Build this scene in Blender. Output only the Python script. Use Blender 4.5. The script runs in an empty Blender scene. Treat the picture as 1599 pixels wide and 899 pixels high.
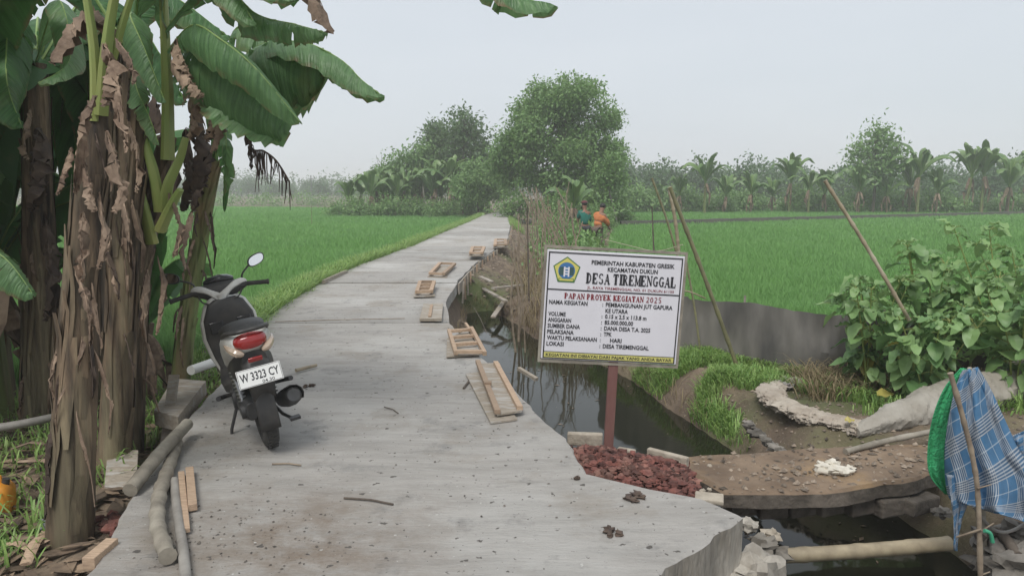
import bpy, math, random
import numpy as np
from mathutils import Vector, Matrix, noise
random.seed(7)
S = bpy.context.scene
COL = S.collection
PI = math.pi
# ------------------------------------------------------------------ camera
F = 1150.0
CAMZ = 1.70
PITCH = math.atan(154.5 / F)
cam_d = bpy.data.cameras.new('camera'); cam = bpy.data.objects.new('camera', cam_d); COL.objects.link(cam)
cam.location = (0, 0, CAMZ); cam.rotation_euler = (PI / 2 - PITCH, 0, 0)
cam_d.sensor_width = 36.0; cam_d.lens = 36.0 * F / 1599.0
cam_d.clip_start = 0.05; cam_d.clip_end = 3000
S.camera = cam
S.cycles.volume_bounces = 3
S.render.resolution_x = 1024; S.render.resolution_y = 575
# ------------------------------------------------------------------ world, overcast
SUN_EL, SUN_ROT = math.radians(58), math.radians(200)
W = bpy.data.worlds.new('World'); S.world = W; W.use_nodes = True
nt = W.node_tree; nt.nodes.clear()
sky = nt.nodes.new('ShaderNodeTexSky'); sky.sky_type = 'NISHITA'; sky.sun_disc = False
sky.sun_elevation = SUN_EL; sky.sun_rotation = SUN_ROT; sky.dust_density = 4.0; sky.air_density = 1.2
mixc = nt.nodes.new('ShaderNodeMix'); mixc.data_type = 'RGBA'
mixc.inputs[0].default_value = 0.90
mixc.inputs[7].default_value = (5.5, 5.72, 6.05, 1)
bg = nt.nodes.new('ShaderNodeBackground'); bg.inputs['Strength'].default_value = 0.115
wo = nt.nodes.new('ShaderNodeOutputWorld')
tc_ = nt.nodes.new('ShaderNodeTexCoord'); mp_ = nt.nodes.new('ShaderNodeMapping'); mp_.inputs['Scale'].default_value = (1.2, 1.2, 4.5); nt.links.new(tc_.outputs['Generated'], mp_.inputs[0])
cn_ = nt.nodes.new('ShaderNodeTexNoise'); cn_.inputs['Scale'].default_value = 2.2; cn_.inputs['Detail'].default_value = 5.0; nt.links.new(mp_.outputs[0], cn_.inputs['Vector'])
cl_ = nt.nodes.new('ShaderNodeMix'); cl_.data_type = 'RGBA'; cl_.inputs[6].default_value = (4.95, 5.35, 5.85, 1); cl_.inputs[7].default_value = (5.85, 6.15, 6.55, 1); nt.links.new(cn_.outputs['Fac'], cl_.inputs[0]); nt.links.new(cl_.outputs[2], mixc.inputs[7])
nt.links.new(sky.outputs[0], mixc.inputs[6]); nt.links.new(mixc.outputs[2], bg.inputs[0]); nt.links.new(bg.outputs[0], wo.inputs[0])
sd = bpy.data.lights.new('sun', 'SUN'); so = bpy.data.objects.new('sun', sd); COL.objects.link(so)
sd.energy = 2.0; sd.angle = math.radians(25); sd.color = (1.0, 0.97, 0.92)
so.rotation_euler = (PI / 2 - SUN_EL, 0, PI - SUN_ROT)
S.view_settings.view_transform = 'Standard'; S.view_settings.look = 'None'
S.view_settings.exposure = 0.26; S.view_settings.gamma = 1.0; S.view_settings.use_curve_mapping = False

# ------------------------------------------------------------------ point helpers
cp, sp = math.cos(PITCH), math.sin(PITCH)
def ray(px, py):
    x = (px - 799.5) / F; v = (449.5 - py) / F
    return Vector((x, cp + v * sp, -sp + v * cp))
def P(px, py, z=0.0):
    r = ray(px, py); t = (z - CAMZ) / r.z
    return Vector((r.x * t, r.y * t, z))
def D(px, py, Y):
    r = ray(px, py); t = Y / r.y
    return Vector((r.x * t, Y, CAMZ + r.z * t))
def rnd(a, b): return random.uniform(a, b)
def nz(x, y, z=0.0): return noise.noise(Vector((x, y, z)))

# ------------------------------------------------------------------ materials
def new_mat(name):
    m = bpy.data.materials.new(name); m.use_nodes = True
    n = m.node_tree; b = n.nodes['Principled BSDF']
    return m, n, b
def N(n, t, **kw):
    o = n.nodes.new(t)
    for k, v in kw.items():
        if hasattr(o, k) and k not in o.inputs: setattr(o, k, v)
        else: o.inputs[k].default_value = v
    return o
def c4(c): return (c[0], c[1], c[2], 1.0)
def mixn(n, a, b, fac):
    m = n.nodes.new('ShaderNodeMix'); m.data_type = 'RGBA'
    for inp, v in ((0, fac), (6, a), (7, b)):
        if isinstance(v, (tuple, list)): m.inputs[inp].default_value = c4(v)
        elif isinstance(v, float): m.inputs[inp].default_value = v
        else: n.links.new(v, m.inputs[inp])
    return m.outputs[2]
def coords(n, scale=(1, 1, 1), kind='Object', rot=(0, 0, 0)):
    t = n.nodes.new('ShaderNodeTexCoord'); mp = n.nodes.new('ShaderNodeMapping')
    mp.inputs['Scale'].default_value = scale; mp.inputs['Rotation'].default_value = rot
    n.links.new(t.outputs[kind], mp.inputs['Vector']); return mp.outputs[0]
def noi(n, vec, scale, detail=5, rough=0.6, lo=0.35, hi=0.65):
    t = N(n, 'ShaderNodeTexNoise', Scale=scale, Detail=detail, Roughness=rough); n.links.new(vec, t.inputs['Vector'])
    r = n.nodes.new('ShaderNodeMapRange'); r.inputs[1].default_value = lo; r.inputs[2].default_value = hi
    n.links.new(t.outputs['Fac'], r.inputs[0]); return r.outputs[0]
def simple(name, c1, c2=None, scale=6.0, stretch=(1, 1, 1), rough=0.7, bump=0.0, bscale=None, metallic=0.0, tint=0.0, c3=None, coat=0.0, spec=None):
    m, n, b = new_mat(name)
    b.inputs['Roughness'].default_value = rough; b.inputs['Metallic'].default_value = metallic
    if coat: b.inputs['Coat Weight'].default_value = coat
    if spec is not None: b.inputs['Specular IOR Level'].default_value = spec
    v = coords(n, stretch)
    if c2 is None: col = None; b.inputs['Base Color'].default_value = c4(c1)
    else:
        col = mixn(n, c1, c2, noi(n, v, scale))
        if c3: col = mixn(n, col, c3, noi(n, v, scale * 0.33, lo=0.5, hi=0.68))
        if tint:
            a = n.nodes.new('ShaderNodeAttribute'); a.attribute_name = 'tint'
            h = n.nodes.new('ShaderNodeHueSaturation')
            r = n.nodes.new('ShaderNodeMapRange'); r.inputs[3].default_value = 1 - tint; r.inputs[4].default_value = 1 + tint
            n.links.new(a.outputs['Fac'], r.inputs[0]); n.links.new(r.outputs[0], h.inputs['Value']); n.links.new(col, h.inputs['Color'])
            col = h.outputs[0]
        n.links.new(col, b.inputs['Base Color'])
    if bump:
        bn = N(n, 'ShaderNodeBump', Strength=bump, Distance=0.02)
        t = N(n, 'ShaderNodeTexNoise', Scale=bscale or scale * 3, Detail=6.0); n.links.new(v, t.inputs['Vector'])
        n.links.new(t.outputs['Fac'], bn.inputs['Height']); n.links.new(bn.outputs[0], b.inputs['Normal'])
    return m
def leafmat(name, c1, c2, c3=None, trans=0.3, rough=0.5, scale=0.6, spec=0.5):
    m, n, b = new_mat(name)
    a = n.nodes.new('ShaderNodeAttribute'); a.attribute_name = 'tint'
    col = mixn(n, c1, c2, a.outputs['Fac'])
    v = coords(n)
    if c3: col = mixn(n, col, c3, noi(n, v, scale, lo=0.5, hi=0.75))
    n.links.new(col, b.inputs['Base Color']); b.inputs['Roughness'].default_value = rough
    b.inputs['Specular IOR Level'].default_value = spec
    tr = n.nodes.new('ShaderNodeBsdfTranslucent')
    h = n.nodes.new('ShaderNodeHueSaturation'); h.inputs['Value'].default_value = 1.3; h.inputs['Hue'].default_value = 0.485
    n.links.new(col, h.inputs['Color']); n.links.new(h.outputs[0], tr.inputs[0])
    mx = n.nodes.new('ShaderNodeMixShader'); mx.inputs[0].default_value = trans
    n.links.new(b.outputs[0], mx.inputs[1]); n.links.new(tr.outputs[0], mx.inputs[2])
    n.links.new(mx.outputs[0], n.nodes['Material Output'].inputs[0])
    return m

def concrete_mat(name, base=(0.385, 0.365, 0.338), dark=(0.29, 0.275, 0.252)):
    m, n, b = new_mat(name)
    v = coords(n)
    # broom strokes: domain-warped so that no two lines repeat
    w = N(n, 'ShaderNodeTexNoise', Scale=1.3, Detail=3.0); n.links.new(v, w.inputs['Vector'])
    wa = n.nodes.new('ShaderNodeVectorMath'); wa.operation = 'MULTIPLY_ADD'; wa.inputs[1].default_value = (.5, .22, 0); n.links.new(w.outputs['Color'], wa.inputs[0]); n.links.new(v, wa.inputs[2])
    def st(sc): mp = n.nodes.new('ShaderNodeMapping'); mp.inputs['Scale'].default_value = sc; mp.inputs['Rotation'].default_value = (0, 0, .09); n.links.new(wa.outputs[0], mp.inputs['Vector']); return mp.outputs[0]
    col = mixn(n, base, dark, noi(n, st((.5, 3.2, 1)), 3.0, 7, 0.7, 0.40, 0.68))
    lines = noi(n, st((1.6, 22, 1)), 2.2, 6, 0.75, 0.56, 0.74)
    gate = noi(n, v, 1.1, 4, .6, .42, .62)
    g1 = n.nodes.new('ShaderNodeMath'); g1.operation = 'MULTIPLY'; n.links.new(lines, g1.inputs[0]); n.links.new(gate, g1.inputs[1])
    col = mixn(n, col, tuple(c * 0.68 for c in dark), g1.outputs[0])
    col = mixn(n, col, (0.47, 0.46, 0.435), noi(n, v, 0.5, 5, 0.65, 0.48, 0.72))
    col = mixn(n, col, (0.44, 0.43, 0.41), noi(n, st((1, 6, 1)), 5.0, 5, 0.7, 0.58, 0.75))
    col = mixn(n, col, (0.23, 0.195, 0.15), noi(n, v, 0.75, 7, 0.7, 0.53, 0.74))
    col = mixn(n, col, (0.20, 0.195, 0.185), noi(n, v, 2.6, 7, 0.7, 0.56, 0.72))
    # trampled earth near the foreground
    sx = n.nodes.new('ShaderNodeVectorMath'); sx.operation = 'DISTANCE'; sx.inputs[1].default_value = (-1.05, 3.35, 0); n.links.new(v, sx.inputs[0])
    mr = n.nodes.new('ShaderNodeMapRange'); mr.inputs[1].default_value = 1.0; mr.inputs[2].default_value = .1; n.links.new(sx.outputs['Value'], mr.inputs[0])
    g2 = n.nodes.new('ShaderNodeMath'); g2.operation = 'MULTIPLY'; n.links.new(mr.outputs[0], g2.inputs[0]); n.links.new(noi(n, v, 3.5, 8, .75, .36, .62), g2.inputs[1])
    col = mixn(n, col, (0.20, 0.155, 0.115), g2.outputs[0])
    for sc_, lo_, c_ in ((16.0, 0.665, (.10, .09, .08)), (38.0, .69, (.08, .07, .06)), (27.0, .70, (.50, .49, .46))):
        col = mixn(n, col, c_, noi(n, v, sc_, 3, 0.5, lo_, lo_ + .03))
    at_ = n.nodes.new('ShaderNodeAttribute'); at_.attribute_name = 'tint'; hv = n.nodes.new('ShaderNodeHueSaturation'); mr2 = n.nodes.new('ShaderNodeMapRange'); mr2.inputs[3].default_value = .86; mr2.inputs[4].default_value = 1.12
    n.links.new(at_.outputs['Fac'], mr2.inputs[0]); n.links.new(mr2.outputs[0], hv.inputs['Value']); n.links.new(col, hv.inputs['Color']); col = hv.outputs[0]
    n.links.new(col, b.inputs['Base Color']); b.inputs['Roughness'].default_value = 0.88
    t = N(n, 'ShaderNodeTexNoise', Scale=3.0, Detail=9.0, Roughness=0.75); n.links.new(st((2.2, 15, 3)), t.inputs['Vector'])
    bn = N(n, 'ShaderNodeBump', Strength=0.8, Distance=0.014); n.links.new(t.outputs['Fac'], bn.inputs['Height'])
    t2 = N(n, 'ShaderNodeTexNoise', Scale=4.0, Detail=10.0, Roughness=0.7); n.links.new(v, t2.inputs['Vector'])
    b2 = N(n, 'ShaderNodeBump', Strength=0.6, Distance=0.03); n.links.new(t2.outputs['Fac'], b2.inputs['Height']); n.links.new(bn.outputs[0], b2.inputs['Normal'])
    n.links.new(b2.outputs[0], b.inputs['Normal'])
    return m

M = {}
M['concrete'] = concrete_mat('concrete')
M['oldconc'] = simple('old_concrete', (0.24, 0.22, 0.19), (0.12, 0.105, 0.085), 5, rough=0.9, bump=0.6, bscale=14)
M['slabedge'] = simple('dark_slab_edge', (0.13, 0.11, 0.09), (0.06, 0.05, 0.04), 6, rough=0.95, bump=0.8, bscale=20, c3=(0.19, 0.16, 0.13))
M['slabside'] = simple('slab_side', (0.42, 0.39, 0.34), (0.24, 0.215, 0.18), 5, (1.6, 1.6, .5), rough=0.9, bump=0.9, bscale=16, c3=(0.17, 0.15, 0.12))
M['rice'] = leafmat('rice', (0.15, 0.32, 0.09), (0.21, 0.395, 0.125), (0.19, 0.36, 0.13), trans=0.3, rough=0.6, scale=0.25, spec=0.2)
M['ricebase'] = simple('rice_base', (0.12, 0.28, 0.07), (0.15, 0.33, 0.08), 0.6, rough=0.8)
M['grass'] = leafmat('grass', (0.15, 0.29, 0.07), (0.31, 0.45, 0.13), (0.26, 0.34, 0.13), rough=0.5, scale=2.0)
M['drygrass'] = leafmat('dry_grass', (0.20, 0.16, 0.09), (0.32, 0.26, 0.15), None, rough=0.8)
M['canopy'] = leafmat('tree_leaf', (0.10, 0.20, 0.065), (0.24, 0.38, 0.13), (0.18, 0.30, 0.10), scale=0.35)
M['canopydark'] = leafmat('tree_leaf_dark', (0.065, 0.13, 0.055), (0.15, 0.23, 0.09), None)
M['far'] = leafmat('far_leaf', (0.06, 0.13, 0.055), (0.12, 0.20, 0.08), None)
def bananamat(name, c1, c2, rough=.42):
    m, n, b = new_mat(name)
    a = n.nodes.new('ShaderNodeAttribute'); a.attribute_name = 'tint'
    col = mixn(n, c1, c2, a.outputs['Fac'])
    uv = n.nodes.new('ShaderNodeTexCoord'); sx = n.nodes.new('ShaderNodeSeparateXYZ'); n.links.new(uv.outputs['UV'], sx.inputs[0])
    mp = n.nodes.new('ShaderNodeMapping'); mp.inputs['Scale'].default_value = (.6, 55, 1); n.links.new(uv.outputs['UV'], mp.inputs[0])
    rib = noi(n, mp.outputs[0], 1.0, 3, .6, .3, .7)
    col = mixn(n, col, tuple(k * 1.45 for k in c2), rib)
    col = mixn(n, col, (.16, .20, .07), noi(n, coords(n), 2.5, 5, .6, .55, .8))
    ed = n.nodes.new('ShaderNodeMapRange'); ed.inputs[1].default_value = .80; ed.inputs[2].default_value = 1.0; n.links.new(sx.outputs[0], ed.inputs[0])
    g = n.nodes.new('ShaderNodeMath'); g.operation = 'MULTIPLY'; n.links.new(ed.outputs[0], g.inputs[0]); n.links.new(noi(n, coords(n), 9, 5, .7, .45, .6), g.inputs[1])
    col = mixn(n, col, (.20, .14, .07), g.outputs[0])
    n.links.new(col, b.inputs['Base Color']); b.inputs['Roughness'].default_value = rough
    bn = N(n, 'ShaderNodeBump', Strength=.55, Distance=.012); n.links.new(rib, bn.inputs['Height'])
    t = N(n, 'ShaderNodeTexNoise', Scale=7.0, Detail=4.0); n.links.new(coords(n), t.inputs['Vector'])
    b2 = N(n, 'ShaderNodeBump', Strength=.4, Distance=.04); n.links.new(t.outputs['Fac'], b2.inputs['Height']); n.links.new(bn.outputs[0], b2.inputs['Normal']); n.links.new(b2.outputs[0], b.inputs['Normal'])
    tr = n.nodes.new('ShaderNodeBsdfTranslucent'); h = n.nodes.new('ShaderNodeHueSaturation'); h.inputs['Value'].default_value = 1.7; h.inputs['Hue'].default_value = .48
    n.links.new(col, h.inputs['Color']); n.links.new(h.outputs[0], tr.inputs[0])
    mx = n.nodes.new('ShaderNodeMixShader'); mx.inputs[0].default_value = .32; n.links.new(b.outputs[0], mx.inputs[1]); n.links.new(tr.outputs[0], mx.inputs[2]); n.links.new(mx.outputs[0], n.nodes['Material Output'].inputs[0])
    return m
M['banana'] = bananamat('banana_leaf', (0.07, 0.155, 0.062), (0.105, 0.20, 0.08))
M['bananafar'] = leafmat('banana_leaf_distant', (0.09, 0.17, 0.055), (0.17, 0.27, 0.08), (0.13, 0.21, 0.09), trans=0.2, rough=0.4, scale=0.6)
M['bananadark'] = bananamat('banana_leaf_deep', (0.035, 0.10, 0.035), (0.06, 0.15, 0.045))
M['rib'] = simple('midrib', (0.19, 0.30, 0.08), (0.26, 0.36, 0.12), 5, rough=0.5)
M['petiole'] = simple('petiole', (0.20, 0.28, 0.07), (0.30, 0.30, 0.10), 4, (1, 1, 0.3), rough=0.5)
M['stem'] = simple('banana_stem', (0.19, 0.135, 0.085), (0.03, 0.022, 0.016), 13, (1, 1, 0.14), rough=0.85, bump=1.0, bscale=14, c3=(0.21, 0.18, 0.11), tint=0.35)
M['stemgreen'] = simple('banana_stem_green', (0.17, 0.23, 0.07), (0.10, 0.09, 0.04), 8, (1, 1, 0.12), rough=0.6, bump=0.4, c3=(0.24, 0.17, 0.09))
M['deadleaf'] = simple('dead_leaf', (0.31, 0.225, 0.16), (0.15, 0.10, 0.07), 9, rough=0.85, tint=0.35, bump=0.5, bscale=30, c3=(0.34, 0.25, 0.18))
M['darkdead'] = simple('dark_dead_leaf', (0.10, 0.07, 0.05), (0.05, 0.035, 0.03), 9, rough=0.85, tint=0.3, bump=0.3)
M['bark'] = simple('bark', (0.14, 0.115, 0.09), (0.07, 0.055, 0.045), 8, (1, 1, 0.3), rough=0.9, bump=0.5)
M['palebark'] = simple('pale_bark', (0.30, 0.28, 0.24), (0.20, 0.18, 0.15), 8, (1, 1, 0.3), rough=0.9)
M['twig'] = simple('dry_twig', (0.32, 0.26, 0.19), (0.17, 0.13, 0.095), 12, rough=0.85)
M['bamboo'] = simple('bamboo', (0.36, 0.30, 0.20), (0.22, 0.18, 0.12), 8, (1, 1, 1), rough=0.5, c3=(0.42, 0.38, 0.28))
M['bambooage'] = simple('weathered_bamboo', (0.29, 0.26, 0.21), (0.17, 0.15, 0.12), 9, rough=0.7, c3=(0.36, 0.33, 0.27))
M['bamboogreen'] = simple('green_bamboo', (0.24, 0.23, 0.12), (0.15, 0.14, 0.08), 6, rough=0.5)
M['wood'] = simple('raw_wood', (0.44, 0.32, 0.22), (0.30, 0.21, 0.145), 7, (2, 14, 14), rough=0.75, bump=0.3, tint=0.25)
M['woodgrey'] = simple('cement_stained_wood', (0.36, 0.31, 0.25), (0.25, 0.215, 0.17), 5, (3, 9, 9), rough=0.85, bump=0.3, c3=(0.42, 0.40, 0.37))
M['soil'] = None
M['brick'] = simple('brick_red', (0.165, 0.062, 0.048), (0.095, 0.04, 0.034), 14, rough=0.95, bump=0.6, bscale=30, tint=0.55, c3=(0.20, 0.11, 0.085))
M['stone'] = simple('pale_stone', (0.42, 0.37, 0.30), (0.26, 0.22, 0.17), 8, rough=0.9, bump=0.6)
M['rock'] = simple('grey_rock', (0.22, 0.20, 0.175), (0.11, 0.10, 0.085), 6, rough=0.9, bump=0.6, tint=0.3)
M['plastic_black'] = simple('black_plastic', (0.022, 0.022, 0.023), (0.055, 0.051, 0.046), 7, rough=0.5)
M['paint_black'] = simple('black_paint', (0.012, 0.012, 0.014), rough=0.22, coat=0.3)
M['paint_white'] = simple('white_paint', (0.62, 0.62, 0.59), (0.42, 0.40, 0.36), 7, rough=0.4, coat=0.25)
M['rubber'] = simple('rubber', (0.028, 0.027, 0.026), (0.055, 0.052, 0.048), 10, rough=0.85)
M['dustrubber'] = simple('dusty_rubber', (0.06, 0.057, 0.052), (0.035, 0.034, 0.032), 14, rough=0.9)
M['metal'] = simple('metal', (0.45, 0.45, 0.46), (0.3, 0.3, 0.3), 12, rough=0.35, metallic=0.9)
M['engine'] = simple('engine_metal', (0.10, 0.10, 0.10), (0.05, 0.05, 0.05), 9, rough=0.55, metallic=0.5)
M['redlens'] = simple('red_lens', (0.28, 0.015, 0.015), rough=0.15, coat=0.6)
M['clearlens'] = simple('clear_lens', (0.42, 0.33, 0.25), rough=0.15, coat=0.6)
M['mirror'] = simple('mirror_glass', (0.85, 0.86, 0.88), rough=0.04, metallic=1.0)
M['seat'] = simple('seat_vinyl', (0.020, 0.020, 0.021), (0.03, 0.03, 0.03), 20, rough=0.5, bump=0.2)
M['plate'] = simple('plate_white', (0.72, 0.72, 0.70), rough=0.5)
M['ink'] = simple('ink_black', (0.02, 0.02, 0.025), rough=0.6)
M['inkred'] = simple('ink_dark_red', (0.20, 0.012, 0.02), rough=0.6)
M['signwhite'] = simple('banner_white', (0.70, 0.69, 0.73), (0.66, 0.65, 0.69), 3, rough=0.5)
M['signyellow'] = simple('banner_yellow', (0.55, 0.52, 0.16), rough=0.5)
M['embgreen'] = simple('emblem_green', (0.05, 0.16, 0.05), rough=0.6)
M['embyellow'] = simple('emblem_yellow', (0.60, 0.55, 0.14), rough=0.6)
M['embblue'] = simple('emblem_blue', (0.05, 0.16, 0.36), rough=0.6)
M['embdark'] = simple('emblem_dark', (0.04, 0.09, 0.09), rough=0.6)
M['redpost'] = simple('faded_red_post', (0.21, 0.10, 0.085), (0.15, 0.065, 0.058), 8, (1, 1, 0.3), rough=0.75, c3=(0.22, 0.15, 0.12))
M['net'] = simple('net_sheet', (0.165, 0.155, 0.138), (0.07, 0.067, 0.063), 1.5, (1.6, 1, .4), rough=0.8, bump=0.5, c3=(0.22, 0.205, 0.18))
M['sleeve'] = simple('sack_sleeve', (0.46, 0.41, 0.34), (0.30, 0.25, 0.20), 5, rough=0.85, bump=0.9, bscale=24, c3=(0.55, 0.50, 0.44))
M['greysleeve'] = simple('tarp_sleeve', (0.36, 0.335, 0.29), (0.25, 0.225, 0.185), 3, rough=0.75, bump=0.6, bscale=16)
M['whiterag'] = simple('white_rag', (0.66, 0.62, 0.54), (0.5, 0.46, 0.38), 9, rough=0.9, bump=0.4)
M['greencloth'] = simple('green_net_cloth', (0.05, 0.42, 0.17), (0.03, 0.26, 0.10), 9, (1, 1, 1), rough=0.8, bump=0.8, bscale=60)
M['orange'] = simple('orange_plastic', (0.62, 0.26, 0.02), (0.5, 0.2, 0.02), 5, rough=0.5)
M['pvc'] = simple('grey_pipe', (0.33, 0.31, 0.28), (0.2, 0.185, 0.165), 5, rough=0.6)
M['whitepvc'] = simple('white_pipe', (0.6, 0.6, 0.57), rough=0.5)
M['greenhose'] = simple('green_hose', (0.05, 0.30, 0.17), rough=0.5)
M['skin'] = simple('skin', (0.23, 0.12, 0.075), rough=0.6)
M['shirtgreen'] = simple('green_shirt', (0.015, 0.16, 0.12), (0.012, 0.12, 0.09), 9, rough=0.9)
M['shirtorange'] = simple('orange_shirt', (0.55, 0.20, 0.07), (0.42, 0.14, 0.05), 9, rough=0.9)
M['trousers'] = simple('dark_trousers', (0.03, 0.035, 0.045), (0.05, 0.05, 0.055), 9, rough=0.9)
M['trousersbrown'] = simple('brown_trousers', (0.13, 0.10, 0.08), (0.09, 0.07, 0.055), 9, rough=0.9)
M['hair'] = simple('hair', (0.012, 0.011, 0.011), rough=0.6)
M['hat'] = simple('maroon_cap', (0.12, 0.035, 0.04), rough=0.9)
M['rope'] = simple('rope', (0.50, 0.45, 0.33), rough=0.9)
M['shrub'] = leafmat('shrub_leaf', (0.11, 0.225, 0.08), (0.28, 0.43, 0.17), (0.20, 0.32, 0.11), trans=0.3, rough=0.45, scale=3, spec=0.5)
M['yellowleaf'] = leafmat('yellow_leaf', (0.42, 0.38, 0.08), (0.5, 0.42, 0.15), None, trans=0.2)
M['litter'] = simple('leaf_litter', (0.23, 0.165, 0.11), (0.09, 0.065, 0.045), 9, rough=0.9, tint=0.6)
M['post'] = simple('utility_post', (0.2, 0.2, 0.2), rough=0.8)

def soil_mat():
    m, n, b = new_mat('soil')
    v = coords(n)
    col = mixn(n, (0.20, 0.15, 0.105), (0.105, 0.078, 0.056), noi(n, v, 2.2, 8, 0.65, 0.35, 0.66))
    col = mixn(n, col, (0.29, 0.225, 0.155), noi(n, v, 0.9, 6, 0.6, 0.52, 0.72))
    col = mixn(n, col, (0.09, 0.115, 0.04), noi(n, v, 0.45, 5, 0.6, 0.5, 0.66))
    col = mixn(n, col, (0.33, 0.27, 0.20), noi(n, v, 30, 3, 0.5, 0.66, 0.72))
    n.links.new(col, b.inputs['Base Color']); b.inputs['Roughness'].default_value = 0.95
    t = N(n, 'ShaderNodeTexNoise', Scale=7.0, Detail=9.0, Roughness=0.7); n.links.new(v, t.inputs['Vector'])
    bn = N(n, 'ShaderNodeBump', Strength=0.9, Distance=0.05); n.links.new(t.outputs['Fac'], bn.inputs['Height']); n.links.new(bn.outputs[0], b.inputs['Normal'])
    return m
M['soil'] = soil_mat()
def water_mat():
    m, n, b = new_mat('ditch_water')
    b.inputs['Base Color'].default_value = (0.016, 0.017, 0.010, 1); b.inputs['Roughness'].default_value = 0.05
    b.inputs['IOR'].default_value = 1.33
    v = coords(n)
    t = N(n, 'ShaderNodeTexNoise', Scale=2.0, Detail=3.0); n.links.new(v, t.inputs['Vector'])
    bn = N(n, 'ShaderNodeBump', Strength=0.12, Distance=0.02); n.links.new(t.outputs['Fac'], bn.inputs['Height']); n.links.new(bn.outputs[0], b.inputs['Normal'])
    return m
M['water'] = water_mat()
def bridge_mat():
    m, n, b = new_mat('muddy_slab')
    v = coords(n)
    col = mixn(n, (0.235, 0.17, 0.115), (0.13, 0.09, 0.06), noi(n, v, 3, 7, 0.65))
    col = mixn(n, col, (0.36, 0.24, 0.12), noi(n, v, 1.1, 5, 0.6, 0.5, 0.72))
    n.links.new(col, b.inputs['Base Color']); b.inputs['Roughness'].default_value = 0.95
    t = N(n, 'ShaderNodeTexNoise', Scale=9.0, Detail=8.0); n.links.new(v, t.inputs['Vector'])
    bn = N(n, 'ShaderNodeBump', Strength=0.8, Distance=0.03); n.links.new(t.outputs['Fac'], bn.inputs['Height']); n.links.new(bn.outputs[0], b.inputs['Normal'])
    return m
M['bridge'] = bridge_mat()
def plaid_mat():
    m, n, b = new_mat('plaid_cloth')
    uv = n.nodes.new('ShaderNodeTexCoord'); sx = n.nodes.new('ShaderNodeSeparateXYZ'); n.links.new(uv.outputs['UV'], sx.inputs[0])
    def band(out, period, lo, hi):
        a = n.nodes.new('ShaderNodeMath'); a.operation = 'MODULO'; a.inputs[1].default_value = period; n.links.new(out, a.inputs[0])
        g = n.nodes.new('ShaderNodeMath'); g.operation = 'GREATER_THAN'; g.inputs[1].default_value = lo; n.links.new(a.outputs[0], g.inputs[0])
        l = n.nodes.new('ShaderNodeMath'); l.operation = 'LESS_THAN'; l.inputs[1].default_value = hi; n.links.new(a.outputs[0], l.inputs[0])
        k = n.nodes.new('ShaderNodeMath'); k.operation = 'MULTIPLY'; n.links.new(g.outputs[0], k.inputs[0]); n.links.new(l.outputs[0], k.inputs[1]); return k.outputs[0]
    def mul(a, bb):
        k = n.nodes.new('ShaderNodeMath'); k.operation = 'MULTIPLY'; n.links.new(a, k.inputs[0])
        if isinstance(bb, float): k.inputs[1].default_value = bb
        else: n.links.new(bb, k.inputs[1])
        return k.outputs[0]
    col = mixn(n, (0.042, 0.135, 0.255), (0.07, 0.175, 0.31), noi(n, coords(n), 4))
    for o, sgn in ((sx.outputs[0], 0), (sx.outputs[1], 1)):
        wide = band(o, 0.27, 0.0, 0.10); fine = band(o, 0.018, 0.0, 0.008)
        col = mixn(n, col, (0.05, 0.07, 0.11), mul(wide, 0.5))
        col = mixn(n, col, (0.52, 0.54, 0.55), mul(mul(wide, fine), 0.6))
        col = mixn(n, col, (0.50, 0.56, 0.60), mul(band(o, 0.27, 0.18, 0.187), 0.5))
    n.links.new(col, b.inputs['Base Color']); b.inputs['Roughness'].default_value = 0.9
    t = N(n, 'ShaderNodeTexNoise', Scale=14.0, Detail=5.0); n.links.new(coords(n), t.inputs['Vector'])
    bn = N(n, 'ShaderNodeBump', Strength=0.5, Distance=0.02); n.links.new(t.outputs['Fac'], bn.inputs['Height']); n.links.new(bn.outputs[0], b.inputs['Normal'])
    return m
M['plaid'] = plaid_mat()

# ------------------------------------------------------------------ object helpers
def tag(o, label=None, cat=None, group=None, kind=None):
    if label: o['label'] = label
    if cat: o['category'] = cat
    if group: o['group'] = group
    if kind: o['kind'] = kind
    return o
def thing(name, label, cat, loc=(0, 0, 0), rotz=0.0, group=None):
    o = bpy.data.objects.new(name, None); COL.objects.link(o)
    o.location = loc; o.rotation_euler = (0, 0, rotz); o.empty_display_size = 0.1
    return tag(o, label, cat, group)
def kids(o): return [c for c in bpy.data.objects if c.parent == o]
def copy_tree(o, loc, rotz=0.0, scale=1.0, label=None, group=None):
    c = o.copy(); COL.objects.link(c); c.location = loc; c.rotation_euler = (0, 0, rotz); c.scale = (scale,) * 3
    if label: c['label'] = label
    if group: c['group'] = group
    for ch in list(o.children):
        d = ch.copy(); COL.objects.link(d); d.parent = c
        for g in list(ch.children):
            e = g.copy(); COL.objects.link(e); e.parent = d
    return c

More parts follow.
